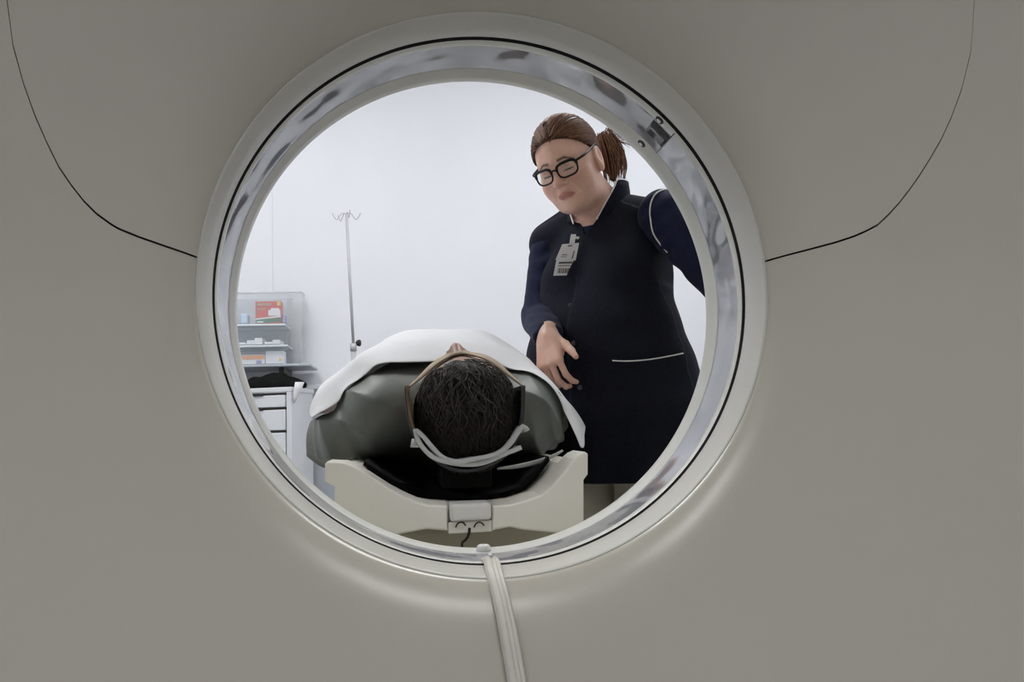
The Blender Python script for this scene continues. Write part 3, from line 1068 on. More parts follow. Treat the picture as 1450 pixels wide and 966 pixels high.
for i in range(G.shape[0]):
    for j in range(G.shape[1]):
        p = Vector(G[i, j])
        w = noise.noise(Vector((p.x * 9, p.y * 5, p.z * 9))) * 0.006 + noise.noise(Vector((p.x * 22, p.y * 16, p.z * 22))) * 0.003
        G[i, j, 2] += w * (0.4 if i < 6 else 1.0)
        G[i, j, 0] += w * 0.5
for _ in range(6):
    P = G.reshape(-1, 3).astype(np.float32)
    d = np.minimum(shirt(P), patient_body(P))
    e = 0.004
    g = np.stack([np.minimum(shirt(P + k), patient_body(P + k)) - d for k in np.eye(3, dtype=np.float32) * e], -1) / e
    g /= np.linalg.norm(g, axis=1)[:, None] + 1e-6
    P = P + g * np.clip(0.006 - d, 0, 0.02)[:, None]
    G = P.reshape(G.shape).astype(float)
o = grid_obj('sheet', G, M_SHEET, None, 0.003, True, 1)
tag(o, 'white sheet draped over the chest of the lying patient', 'sheet')

# ------------------------------------------------------------------ standing woman
WOM = thing('person', 'woman with glasses in a dark navy tunic standing beside the table, looking down', 'person', (0.43, 1.06, 0))
WC = np.array([0.445, 1.08, 0.0])
TAZ = math.radians(42)
TR = frame_from(TAZ, 0.0, 0.0)


def tw(l, f, u):
    return WC + TR.astype(float) @ np.array([l, f, u])


WH = at(806, 236, 0.97)
HAZ, HPI, HRO = math.radians(36), math.radians(28), math.radians(10)
WR = frame_from(HAZ, HPI, HRO)
WSK = (0.78, 0.485, 0.375)


def hw(l, f, u):
    return WH + WR.astype(float) @ np.array([l, f, u])


# arms
SHR, ELR, WRR = at(777, 352, 1.165), at(767, 450, 1.13), at(777, 480, 0.88)
SHL, ELL_, WRL = at(941, 306, 0.93), at(1056, 432, 0.77), np.array([0.765, 0.475, 1.16])


def hand_fn(wp, e1, n, thumb, k=1.0, curl=(22, 30, 25), spread=1.0):
    """returns sdf of a hand: wrist wp, finger direction e1, back-of-hand normal n, thumb side vector sign"""
    e1 = np.asarray(e1, float)
    e1 = e1 / np.linalg.norm(e1)
    n = np.asarray(n, float)
    n = n - e1 * (n @ e1)
    n /= np.linalg.norm(n)
    e2 = np.cross(n, e1) * thumb

    def w(a, b, c):
        return np.asarray(wp) + k * (e1 * a + e2 * b + n * c)
    knk = [(0.088, 0.030 * spread, 0.0), (0.092, 0.009 * spread, 0.004), (0.086, -0.012 * spread, 0.002), (0.077, -0.031 * spread, -0.004)]
    seg = [(0.043, 0.026, 0.020), (0.047, 0.030, 0.021), (0.043, 0.028, 0.020), (0.034, 0.021, 0.018)]
    fing = []
    for i, (kp, sg) in enumerate(zip(knk, seg)):
        a = 0
        p = np.array(kp)
        pts = [w(*p)]
        out = (0.10, 0.02, -0.06, -0.16)[i]
        for j, L in enumerate(sg):
            a += math.radians(curl[j]) * (1 + 0.12 * i)
            p = p + L * np.array([math.cos(a) * math.cos(out), math.cos(a) * math.sin(out), -math.sin(a)])
            pts.append(w(*p))
        fing.append((pts, [x * (1.0 if i < 3 else 0.86) for x in (0.0092, 0.0086, 0.0078, 0.0064)]))
    th = ([w(0.012, 0.020, -0.004), w(0.040, 0.048, -0.010), w(0.068, 0.066, -0.012), w(0.092, 0.078, -0.014)], [0.016, 0.0125, 0.0102, 0.0076])

    def f(P):
        d = rcone(P, w(-0.03, 0, 0), w(0.02, 0, 0), 0.026 * k, 0.026 * k)
        for q in knk:
            d = smin(d, rcone(P, w(0.01, q[1] * 0.55, 0), w(*q), 0.019 * k, 0.0125 * k), 0.012)
        d = smin(d, rcone(P, w(0.02, 0.016, -0.008), w(0.055, 0.026, -0.012), 0.018 * k, 0.012 * k), 0.012)
        for pts, rad in fing:
            d = smin(d, chain(P, pts, [x * k for x in rad], 0.002), 0.0018)
        d = smin(d, chain(P, th[0], [x * k for x in th[1]], 0.004), 0.006)
        return d
    tips = [(p[-1], n) for p, _ in fing] + [(th[0][-1], n)]
    return f, tips


# right hand hangs over the patient, back of the hand to the camera; left hand rests on the back of the gantry
HR, tipsR = hand_fn(WRR, (-0.097, -0.516, -0.851), (-0.751, -0.523, 0.403), 1.0, 0.90, (28, 43, 37), 1.10)
HL, tipsL = hand_fn(WRL, (0.2, -0.08, 0.97), (0, 1, 0.0), -1.0, 0.95, (4, 6, 4))


def woman_body(P):
    d = masked(P, WH, 0.2, lambda Q: head_sdf(loc(Q, WH, WR), 1.0))
    d = smin(d, rcone(P, hw(0, -0.022, -0.055), tw(0, 0.005, 1.40), 0.058, 0.066), 0.035)
    q = loc(P, WC, TR)
    d = smin(d, ell(q, (0, 0.005, 1.25), (0.15, 0.095, 0.17)), 0.05)
    for pts, rr in (((SHR, ELR, WRR), (0.038, 0.036, 0.026)), ((SHL, ELL_, WRL), (0.050, 0.040, 0.026))):
        d = smin(d, chain(P, pts, rr, 0.02), 0.03)
    d = smin(d, masked(P, WRR, 0.26, HR), 0.008)
    d = smin(d, masked(P, WRL, 0.26, HL), 0.008)
    return d


def woman_col(V):
    V = V.astype(np.float32)
    c = head_color(loc(V, WH, WR), WSK, (0.50, 0.20, 0.17), (0.16, 0.085, 0.05), (0.60, 0.27, 0.21))
    for t, n in tipsR:
        w = np.exp(-((V - t.astype(np.float32)) ** 2).sum(-1) / 0.012**2)[:, None] * 0.35
        c = c * (1 - w) + np.array((0.60, 0.26, 0.21), np.float32) * w
    return c


iso_obj('body', woman_body, (0.10, 0.36, 0.90), (0.92, 1.36, 1.74), 0.0025, M_SKIN, WOM, woman_col)


def tunic(P):
    q = loc(P, WC, TR)
    s = q.copy()
    s[:, 0] = np.abs(q[:, 0])
    d = ell(s, (0, -0.005, 1.22), (0.190, 0.132, 0.21))
    d = smin(d, ell(s, (0.075, 0.075, 1.19), (0.085, 0.075, 0.085)), 0.05)
    d = smin(d, ell(s, (0.0, 0.030, 1.02), (0.222, 0.180, 0.19)), 0.05)
    d = smin(d, ell(s, (0, 0.005, 0.85), (0.262, 0.20, 0.25)), 0.06)
    cyl = (np.sqrt((s[:, 0] / 0.262) ** 2 + (s[:, 1] / 0.20) ** 2) - 1) * 0.20
    cyl = smax(cyl, s[:, 2] - 0.86, 0.03)
    d = smin(d, cyl, 0.04)
    d = smin(d, rcone(s, (0.05, -0.012, 1.385), (0.165, -0.012, 1.350), 0.060, 0.058), 0.04)
    d = smin(d, rcone(q, (-0.06, 0.0, 1.385), (-0.166, 0.030, 1.332), 0.058, 0.057), 0.035)
    # front overlap with a shallow step and soft folds
    front = (q[:, 1] > 0.05)
    step = 0.003 * np.tanh((q[:, 0] + 0.012) / 0.002) * front
    d = d - step
    d = d + 0.0035 * np.sin(q[:, 2] * 46 + q[:, 0] * 22 + 2 * np.sin(q[:, 0] * 17)) * np.clip((1.12 - np.abs(q[:, 2] - 1.05)) * 0 + np.clip(1 - np.abs(q[:, 2] - 1.05) / 0.18, 0, 1), 0, 1)
    d = d + 0.004 * np.sin(q[:, 0] * 60 + 3 * q[:, 2]) * np.clip((0.85 - q[:, 2]) / 0.15, 0, 1)
    # hem, neck opening
    d = smax(d, 0.672 - q[:, 2], 0.006)
    neck = rcone(q, (0, 0.02, 1.375), (0, 0.05, 1.56), 0.066, 0.10)
    d = smax(d, -neck, 0.008)
    vee = np.abs(q[:, 0]) * 0.85 - (q[:, 2] - 1.315) * 0.5
    d = smax(d, -smax(vee, 0.02 - q[:, 1], 0.006), 0.004)
    arm = smin(np.where(q[:, 0] > 0, q[:, 0] - 0.172, -q[:, 0] - 0.245), q[:, 2] - 1.16, 0.04)
    return smax(d, arm, 0.006)


tun = iso_obj('tunic', tunic, (0.10, 0.72, 0.64), (0.78, 1.42, 1.50), 0.0045, M_TUNIC, WOM)


def sleeves(P):
    d = None
    for pts, rr in (((SHR, ELR, WRR + (WRR - ELR) * -0.10), (0.053, 0.053, 0.038)), ((SHL, ELL_, WRL), (0.070, 0.056, 0.036))):
        e = chain(P, pts, rr, 0.02)
        d = e if d is None else np.minimum(d, e)
    w = P.copy()
    d = d + 0.0025 * np.sin(P[:, 2] * 120 + 4 * np.sin(P[:, 0] * 30)) * np.sin(P[:, 1] * 30)
    q = loc(P, WC, TR)
    d = smin(d, ell(q, (0, 0.0, 1.24), (0.165, 0.118, 0.165)), 0.03)
    neck = rcone(q, (0, 0.055, 1.40), (0, 0.09, 1.56), 0.055, 0.10)
    d = smax(d, -neck, 0.006)
    # cuffs end before the hands
    for wp, el in ((WRR, ELR), (WRL, ELL_)):
        a = (wp - el) / np.linalg.norm(wp - el)
        k = ((P - (wp - a * 0.008).astype(np.float32)) @ a.astype(np.float32))
        near = np.sqrt(((P - wp.astype(np.float32)) ** 2).sum(-1)) - 0.10
        d = smax(d, smin(-np.minimum(-k, 1e3) * 0 + np.where(near < 0, k, -1), np.full(len(P), 1.0, np.float32), 0.001), 0.004)
    return d


iso_obj('undershirt', sleeves, (0.10, 0.42, 0.95), (0.92, 1.42, 1.52), 0.0045, M_SLEEVE, WOM)


def trousers(P):
    q = loc(P, WC, TR)
    s = q.copy()
    s[:, 0] = np.abs(q[:, 0])
    d = ell(s, (0, 0, 0.86), (0.19, 0.14, 0.16))
    d = smin(d, chain(s, [(0.095, 0.0, 0.80), (0.095, 0.015, 0.46), (0.10, -0.01, 0.09)], [0.098, 0.082, 0.066], 0.02), 0.03)
    d = d + 0.003 * np.sin(q[:, 2] * 50 + q[:, 0] * 30)
    return smax(d, 0.06 - q[:, 2], 0.004)


iso_obj('trousers', trousers, (0.10, 0.72, 0.03), (0.78, 1.42, 1.04), 0.006, M_TROUSER, WOM)
for s in (-1, 1):
    def shoe(P, s=s):
        q = loc(P, WC, TR)
        d = rcone(q, (s * 0.10, -0.04, 0.05), (s * 0.115, 0.15, 0.032), 0.046, 0.038)
        d = smin(d, rcone(q, (s * 0.10, -0.03, 0.05), (s * 0.10, -0.03, 0.10), 0.045, 0.05), 0.02)
        return smax(d, 0.004 - q[:, 2], 0.004)
    iso_obj('shoe', shoe, (0.05, 0.62, -0.01), (0.78, 1.42, 0.17), 0.005, M_SHOE, WOM)


def project(f, p, d, n=60, step=0.004):
    """march from p along d to the surface of f (from outside)"""
    p = np.array(p, np.float32)
    d = np.array(d, np.float32)
    d /= np.linalg.norm(d)
    for _ in range(n):
        v = float(f(p[None])[0])
        if abs(v) < 2e-4:
            break
        p = p + d * min(max(v, -0.05), 0.05) * 0.8
    return p.astype(float)


def pix_on(f, px, py, y0=0.5):
    p = at(px, py, y0)
    q = project(f, p, p - CAM)
    if abs(q[1] - 1.0) > 0.4:
        print('MISS', px, py)
        q = at(px, py, 0.9)
    return q


# pocket piping, armhole piping, buttons
pp = [pix_on(tunic, x, y) - 0.002 * c_f for x, y in zip(np.linspace(867, 967, 16), [511, 511.3, 511.5, 511.5, 511.3, 511, 510.5, 509.8, 509, 508, 507, 505.8, 504.5, 503.2, 501.8, 500.4])]
tube('pocket_piping', pp, 0.0018, M_PIPING, tun, 6)
for bx, by in ((808, 433), (812, 486), (821, 549)):
    p = pix_on(tunic, bx, by)
    n = (CAM - p) / np.linalg.norm(CAM - p)
    rot = Vector(n).to_track_quat('Z', 'Y').to_matrix()
    V, Fc = lathe_z([(0.0065, -0.001), (0.0065, 0.002), (0.005, 0.003), (0.003, 0.0022)], 16)
    mesh_obj('button', [Vector(p) + rot @ Vector(v) for v in V], Fc, mat('button_navy', (0.06, 0.06, 0.07), 0.3, nscale=40, namt=0.1), tun, True)
arm_pix = [(945, 268), (936, 270), (928, 275), (922, 286), (920, 298), (921, 311), (925, 331), (934, 345), (945, 358)]
both = lambda P: np.minimum(tunic(P), sleeves(P))
tube('armhole_piping', smooth_path([pix_on(both, *q) - 0.0015 * c_f for q in arm_pix], 40), 0.0021, M_PIPING, tun, 6)

# stand collar, open at the front, white piping on its edge
nb, nt = tw(-0.004, 0.014, 1.388), tw(-0.006, 0.018, 1.478)
col_rows, K = [], 40
for t in np.linspace(0, 1, 6):
    c = nb * (1 - t) + nt * t
    row = []
    a0 = math.radians(24 + 46 * t)
    for a in np.linspace(a0, 2 * math.pi - a0, K):
        r = 0.087 - 0.002 * t
        g = 0.012 * t * (abs(a - math.pi) / math.pi) ** 3
        v = TR.astype(float) @ np.array([math.sin(a) * (r - g), math.cos(a) * (r * 0.98 + 0.012 * (1 - t)), 0])
        h = -0.055 * (abs(a - math.pi) / math.pi) ** 4
        row.append(c + v + np.array([0, 0, h]))
    col_rows.append(row)
col_rows = np.array(col_rows)
grid_obj('collar', col_rows, M_TUNIC, tun, 0.004)
edge = np.concatenate([col_rows[:-1, 0], col_rows[-1], col_rows[:-1][::-1][:, -1]])
tube('collar_piping', smooth_path(edge, 90), 0.0026, M_PIPING, tun, 6)

# woman's hair
HWC, HWR = (0, -0.016, 0.042), (0.0835, 0.1020, 0.0935)


PONY = [at(857, 196, 1.03), at(864, 212, 1.05), at(867, 232, 1.05), at(868, 252, 1.04)]


def hair_w(P):
    q = loc(P, WH, WR)
    d = hair_sdf(q, HWC, HWR)
    d = smin(d, chain(P, PONY, [0.020, 0.026, 0.022, 0.010], 0.02), 0.02)
    ang = np.arctan2(q[:, 0], q[:, 2] - 0.02)
    return d + 0.0011 * np.sin(ang * 60 + 6 * np.sin(q[:, 1] * 30))


HB = np.array([0.125, 0.056, 0.030])
hairw = iso_obj('hair', hair_w, WH - 0.2, WH + 0.2, 0.003, M_HAIRW, WOM, lambda V: np.tile(HB * 0.8, (len(V), 1)))
line = np.array([(0.0, 0.080, 0.088), (0.030, 0.072, 0.082), (0.058, 0.046, 0.060), (0.074, 0.018, 0.034), (0.080, -0.012, 0.022), (0.078, -0.045, -0.030), (0.045, -0.080, -0.070)])
lineS = smooth_path(line, 60)
paths, cols = [], []
Q = np.array([0.0, -0.112, 0.008])
uq = (Q - HWC) / np.array(HWR)
uq /= np.linalg.norm(uq)
for i in range(760):
    k = rng.uniform(0, 1) ** 1.3
    s = lineS[int(k * 59)].copy()
    s[0] *= 1 if rng.random() < 0.5 else -1
    u0 = (s - HWC) / np.array(HWR) + rng.normal(size=3) * 0.05 + np.array([0, -0.12, 0.06])
    u0 /= np.linalg.norm(u0)
    om = math.acos(np.clip(u0 @ uq, -0.999, 0.999))
    t = np.linspace(0, 1, 10)
    arc = (np.sin((1 - t) * om)[:, None] * u0 + np.sin(t * om)[:, None] * uq) / math.sin(om)
    off = 1.004 + rng.uniform(0, 0.022) + 0.012 * np.sin(t * math.pi)
    pl = np.array(HWC) + arc * np.array(HWR) * off[:, None]
    paths.append(pl @ WR.T.astype(float) + WH)
    cols.append(HB * rng.uniform(0.5, 1.9) * np.array([1, 1, 0.95]))
for i in range(230):      # loose ends sprayed from the clip at the back
    up = rng.random() < 0.30
    if up:
        st = PONY[0] + rng.normal(size=3) * 0.008
        a = rng.uniform(-0.25, 1.25)
        dr = np.array([math.cos(a), rng.normal() * 0.25, math.sin(a)])
        L, droop = rng.uniform(0.040, 0.080), 0.10
        bow = 0.0
    else:
        a = rng.uniform(0, 2 * math.pi)
        st = PONY[0] + np.array([0.022 * math.cos(a), 0.022 * math.sin(a), rng.normal() * 0.008])
        en = PONY[3] + np.array([0.026 * math.cos(a) + 0.004, 0.024 * math.sin(a), rng.normal() * 0.014])
        dr = en - st
        L, droop = np.linalg.norm(dr) * rng.uniform(0.75, 1.12), 0.0
        bow = rng.uniform(0.010, 0.022)
    dr = dr / np.linalg.norm(dr)
    t = np.linspace(0, 1, 10)[:, None]
    pl = st + dr * L * t + np.array([0, 0, -1.0]) * droop * L * t**2 * 2 + np.array([math.cos(a) * 0.5 + 0.5, math.sin(a) * 0.5, 0.0]) * bow * np.sin(t * math.pi)
    paths.append(pl)
    cols.append(HB * rng.uniform(0.45, 2.4) * np.array([1, 1.03, 1.0]))
so = strands_obj('hair_strands', paths, 0.0013, 0.0006, M_HAIRW, hairw, cols)
so['kind'] = 'stuff'

# glasses
GL = thing('eyeglasses', 'black framed eyeglasses worn low on the nose of the standing woman', 'glasses', tuple(hw(0, 0.1, 0)))
GF, GU = 0.101, 0.004


def rim_path(sg, n=36):
    pts = []
    for t in np.linspace(0, 2 * math.pi, n + 1):
        c, s = math.cos(t), math.sin(t)
        x = 0.0255 * np.sign(c) * abs(c) ** 0.62
        z = 0.0185 * np.sign(s) * abs(s) ** 0.70
        x += 0.0022 * (z / 0.0185) * (1 if x > 0 else -1) * 0.6
        l = sg * (0.034 + x)
        pts.append(hw(l, GF - 0.9 * max(abs(l) - 0.012, 0) ** 1.35, GU + z))
    return np.array(pts)


fr = []
for sg in (-1, 1):
    rp = rim_path(sg)
    fr.append(tube_geo(rp, [0.0038 if 0 < i % 36 < 18 else 0.0024 for i in range(37)], 8))
    mesh_obj('lens', [rp[:-1].mean(0)] + list(rp[:-1]), [(0, i + 1, (i + 1) % 36 + 1) for i in range(36)], M_LENS, GL, True)
fr.append(tube_geo([hw(-0.0095, GF, GU + 0.006), hw(0, GF + 0.003, GU + 0.009), hw(0.0095, GF, GU + 0.006)], 0.0024, 8))
V, Fc = join_geo(fr)
mesh_obj('frame', V, Fc, M_FRAME, GL, True)
for sg in (-1, 1):
    tp = smooth_path([hw(sg * 0.061, GF - 0.016, GU + 0.011), hw(sg * 0.072, GF - 0.030, GU + 0.013), hw(sg * 0.081, 0.02, GU + 0.019), hw(sg * 0.083, -0.018, GU + 0.022), hw(sg * 0.080, -0.040, GU + 0.002)], 24)
    tube('temple_arm', tp, 0.0030, M_FRAME, GL, 8)

# name badge on the chest
BD = thing('id_badge', 'white identity badge with barcode clipped to the navy tunic', 'badge', tuple(pix_on(tunic, 800, 365)))
bpl = pix_on(tunic, 801, 362)
bn = TR.astype(float) @ np.array([0.15, 1.0, 0.12])
bn /= np.linalg.norm(bn)
by0 = bpl[1] - 0.024


def quad_card(name, pix, m, dy, th, parent=BD):
    P = [at(q[0], q[1], by0 + dy) for q in pix]
    f = -c_f * th
    V = [p for p in P] + [p + f for p in P]
    n = len(P)
    Fc = [tuple(range(n))[::-1], tuple(range(n, 2 * n))] + [(i, (i + 1) % n, n + (i + 1) % n, n + i) for i in range(n)]
    return mesh_obj(name, V, Fc, m, parent)


lowc = quad_card('barcode_card', [(788, 367), (813, 367), (808.5, 390), (783.5, 390.5)], M_CARD, 0.002, 0.0012)
upc = quad_card('name_card', [(796, 346), (820, 344), (815, 369), (786.5, 368)], M_CARD, -0.001, 0.0012)
quad_card('clip', [(808.5, 332), (815.5, 332), (813.5, 345), (806, 346)], M_CARD, -0.004, 0.003)
quad_card('clip_hook', [(815, 334.5), (821, 335.5), (819, 339), (814, 338)], M_STEEL, -0.004, 0.002)
quad_card('slot', [(804, 347.6), (810, 347.2), (809.6, 348.8), (803.8, 349.2)], M_INK, -0.003, 0.0006, upc)
for q in ([(796, 360.4), (803, 360.4), (803, 361.5), (795.8, 361.5)], [(794.5, 363.4), (802, 363.4), (802, 364.2), (794.3, 364.2)], [(812.5, 355), (814, 355.2), (810.8, 366.5), (809.3, 366.3)]):
    quad_card('print_line', q, M_INK, -0.0030, 0.0005, upc)
for q in ([(791.5, 371.0), (811, 370.6), (810.6, 373.2), (791, 373.6)], [(790.5, 376.0), (808, 375.6), (807.8, 376.6), (790.3, 377)]):
    quad_card('print_line', q, M_INK, 0.0003, 0.0005, lowc)
xb = 790.5
for wdt in (0.7, 1.6, 0.8, 0.6, 1.4, 0.6, 1.5, 0.8, 1.6):
    quad_card('barcode_bar', [(xb, 380), (xb + wdt, 380), (xb + wdt - 1.1, 387), (xb - 1.1, 387)], M_INK, 0.0003, 0.0005, lowc)
    xb += wdt + 0.75

# ------------------------------------------------------------------ drip stand
YP = 2.72
ptop, pbot = at(490.5, 303, YP), at(500.5, 488, YP)
px0 = pbot[0]
IV = thing('iv_pole', 'thin steel drip stand with four hooks beside the back wall', 'drip stand', (px0, YP, 0))
tube('lower_pole', [(px0, YP, 0.05), (px0, YP, pbot[2])], 0.0125, M_CHROME, IV, 12)
tube('upper_rod', [(px0, YP, pbot[2] - 0.01), tuple(ptop)], 0.0070, M_CHROME, IV, 10)
tube('collar', [(px0, YP, pbot[2] - 0.03), (px0, YP, pbot[2] + 0.004)], 0.0155, M_CHROME, IV, 14)
k = at(500, 486, YP)
o = tube('clamp_screw', [k, k + np.array([0.03, -0.004, 0])], 0.003, M_STEEL, IV, 8)
V, Fc = lathe_z([(0.006, 0), (0.012, 0.006), (0.016, 0.016), (0.015, 0.024), (0.008, 0.028)], 16)
mesh_obj('knob', [(k[0] + 0.012 + v[2] * 0.9, k[1] + v[0], k[2] + v[1]) for v in V], Fc, M_BLACK, o, True)
for a in (0.1, math.pi - 0.1, math.pi * 0.72, math.pi * 1.6):
    d = np.array([math.cos(a), math.sin(a) * 0.9, 0])
    b = np.array(ptop)
    hk = smooth_path([b, b + d * 0.02 + (0, 0, 0.004), b + d * 0.032 + (0, 0, -0.012), b + d * 0.045 + (0, 0, -0.026), b + d * 0.058 + (0, 0, -0.012), b + d * 0.066 + (0, 0, 0.006)], 18)
    tube('hook', hk, 0.0024, M_CHROME, IV, 6)
for j in range(5):
    a = j * 2 * math.pi / 5 + 0.3
    e = np.array([px0 + 0.2 * math.cos(a), YP + 0.2 * math.sin(a), 0.075])
    l = tube('base_leg', [(px0, YP, 0.10), e], 0.010, M_CHROME, IV, 8)
    V, Fc = lathe_z([(0.020, -0.009), (0.025, -0.005), (0.025, 0.005), (0.020, 0.009)], 14)
    mesh_obj('caster', [(e[0] + v[0] * math.cos(a), e[1] + v[0] * math.sin(a), 0.027 + v[1] * 0) if False else (e[0] + v[0] * math.cos(a) - v[2] * math.sin(a), e[1] + v[0] * math.sin(a) + v[2] * math.cos(a), 0.026 + v[1]) for v in V], Fc, M_BLACK, l)
    tube('stem', [e, (e[0], e[1], 0.03)], 0.006, M_CHROME, l, 6)

# ------------------------------------------------------------------ drawer cabinet, shelf and boxes by the back wall
YC = 2.70
cr = at(413, 548, YC)
RZC = math.radians(-14)
CBN = thing('drawer_cabinet', 'white drawer cabinet with dark handle gaps under the shelf of boxes', 'cabinet', (cr[0], YC, 0), None, RZC)
CW, CH, CD = 0.46, cr[2], 0.27


def cbox(name, lo, hi, m, parent, bevel=0.003):
    o = box(name, lo, hi, m, parent, bevel, 2, world_space=False)
    return o


cbox('body', (-CW, 0.004, 0.06), (0.0, CD, CH - 0.02), M_CAB, CBN)
cbox('plinth', (-CW + .02, 0.03, 0.0), (-.02, CD - .02, 0.062), M_CABGREY, CBN)
cbox('top_panel', (-CW - .01, -0.012, CH - 0.022), (0.006, CD, CH), M_CAB, CBN)
cbox('corner_post', (-0.022, -0.010, 0.06), (0.004, 0.006, CH - 0.022), M_CAB, CBN)
cuts = [CH - 0.030, CH - 0.096, CH - 0.200, CH - 0.310, CH - 0.52, 0.075]
cbox('top_rail', (-CW + 0.006, -0.010, cuts[0] + 0.005), (-0.026, 0.004, CH - 0.022), M_CAB, CBN, 0.002)
for zt, zb in zip(cuts[:-1], cuts[1:]):
    dr = cbox('drawer', (-CW + 0.006, -0.014, zb + 0.006), (-0.026, 0.004, zt - 0.006), M_CAB, CBN, 0.003)
    cbox('handle', (-CW * 0.78, -0.020, zt - 0.008), (-CW * 0.28, -0.004, zt + 0.004), M_BLACK, dr, 0.002)
    cbox('gap_strip', (-CW + 0.006, -0.006, zt - 0.007), (-0.026, 0.003, zt + 0.005), M_DKSTEEL, dr, 0)

# black bag on the cabinet
bc = at(394, 541, 2.83)
BZ = cr[2]


def bag(P):
    q = P - np.array([bc[0], 2.86, BZ], np.float32)
    d = ell(q, (-0.045, 0, 0.016), (0.145, 0.085, 0.046))
    d = smin(d, ell(q, (-0.01, 0, 0.045), (0.05, 0.05, 0.032)), 0.03)
    d = smin(d, ell(q, (0.085, -0.01, 0.018), (0.045, 0.045, 0.028)), 0.02)
    d = d + 0.005 * np.sin(q[:, 0] * 70) * np.sin(q[:, 1] * 60 + q[:, 2] * 50)
    return smax(d, 0.001 - q[:, 2], 0.003)


o = iso_obj('bag', bag, (bc[0] - .25, 2.70, BZ - .02), (bc[0] + .2, 3.0, BZ + .14), 0.006, M_PAD, None)
tag(o, 'crumpled black cloth bag lying on the drawer cabinet', 'bag')

# hanging white paper at the cabinet's corner
G = np.array([[at(418, 541, 2.68), at(431, 541, 2.70)], [at(416, 552, 2.678), at(427, 552, 2.695)], [at(415.5, 563, 2.676), at(423, 561, 2.69)], [at(415.5, 572, 2.676), at(419, 568, 2.685)]])
o = grid_obj('paper', G, M_CARD, None, 0.002)
tag(o, 'white paper hanging down beside the corner of the drawer cabinet', 'paper')

# low grey cabinet right of it, mostly behind the patient
lw = at(424, 541, 2.86)
lr = at(500, 541, 2.86)
LC = thing('low_cabinet', 'low grey cabinet with pale top between the drawers and the drip stand', 'cabinet', (lw[0], 2.86, 0))
box('body', (lw[0] + 0.03, 3.00, 0), (lr[0], RY1 - 0.02, lw[2] - 0.03), M_CABGREY, LC)
box('top_panel', (lw[0] + 0.02, 2.995, lw[2] - 0.03), (lr[0] + 0.01, RY1 - 0.02, lw[2] - 0.005), M_CAB, LC)

# wall shelf
YS = 2.88
sl, sr = at(325, 522, YS), at(440, 515, YS)
SH = thing('wall_shelf', 'grey shelf on the wall above the drawer cabinet', 'shelf', (sl[0], RY1, sl[2]))
SZ = sr[2]
box('board', (sl[0] - 0.12, YS - 0.02, SZ - 0.012), (sr[0], RY1 - 0.018, SZ), M_CABGREY, SH, bevel=0.003)
for x in (sl[0], sr[0] - 0.14):
    box('bracket', (x - 0.012, YS + 0.02, SZ - 0.045), (x + 0.012, RY1 - 0.018, SZ - 0.012), M_DKSTEEL, SH, bevel=0.003)


def bin_box(label, x0, x1, y0, y1, z0, z1, m, lid=True, th=0.003, taper=0.008):
    t = thing('storage_bin', label, 'storage box', ((x0 + x1) / 2, (y0 + y1) / 2, z0), 'plastic storage bins on the shelf')
    V = []
    for zz, tp in ((z0, taper), (z1, 0)):
        V += [(x0 + tp, y0 + tp, zz), (x1 - tp, y0 + tp, zz), (x1 - tp, y1 - tp, zz), (x0 + tp, y1 - tp, zz)]
    o = mesh_obj('tub', V, [(0, 3, 2, 1), (0, 1, 5, 4), (1, 2, 6, 5), (2, 3, 7, 6), (3, 0, 4, 7)], m, t)
    md = o.modifiers.new('thickness', 'SOLIDIFY')
    md.thickness = th
    rim = [(x0, y0), (x1, y0), (x1, y1), (x0, y1), (x0, y0)]
    tube('rim', [(a, b, z1) for a, b in rim], 0.004, m, t, 6, False)
    if lid:
        box('lid', (x0 - 0.006, y0 - 0.006, z1), (x1 + 0.006, y1 + 0.006, z1 + 0.010), M_BIN2, t, bevel=0.003)
    return t


M_BIN2 = mat('pale_plastic_lid', (0.72, 0.77, 0.80), 0.3, alpha=0.85, nscale=6, namt=0.03)
x0, x1 = at(322, 500, YS)[0], at(406, 500, YS)[0]
zA, zB, zC, zD = SZ + 0.001, at(370, 489, YS)[2], at(370, 459, YS)[2], at(370, 416, YS)[2]
bin_box('clear plastic bin holding the orange carton, lowest of the front stack', x0, x1, YS, YS + 0.17, zA, zB - 0.010, M_BIN)
bin_box('clear plastic bin of folded white papers, middle of the front stack', x0, x1 - 0.01, YS, YS + 0.17, zB + 0.001, zC - 0.010, M_BIN)
bin_box('open clear plastic bin holding the red carton, top of the front stack', x0, x1 + 0.005, YS, YS + 0.17, zC + 0.001, zD, M_BIN, False)
gx1 = at(430, 470, 3.10)[0]
bin_box('tall frosted grey bin behind the stack of clear bins', x0 - 0.05, gx1, YS + 0.175, YS + 0.29, zA, at(380, 414, 3.05)[2], M_BINGREY, False, 0.003, 0.018)


def carton(name, label, cat, lo, hi, m):
    t = thing(name, label, cat, ((lo[0] + hi[0]) / 2, (lo[1] + hi[1]) / 2, lo[2]))
    box('box_body', lo, hi, m, t, bevel=0.002)
    return t


def flat(name, x0, x1, z0, z1, y, m, parent, skew=0.0):
    V = [(x0, y, z0), (x1, y, z0 + skew), (x1, y, z1 + skew), (x0, y, z1)]
    V += [(a, b + 0.002, c) for a, b, c in V]
    mesh_obj(name, V, [(0, 1, 2, 3), (7, 6, 5, 4), (0, 4, 5, 1), (1, 5, 6, 2), (2, 6, 7, 3), (3, 7, 4, 0)], m, parent)


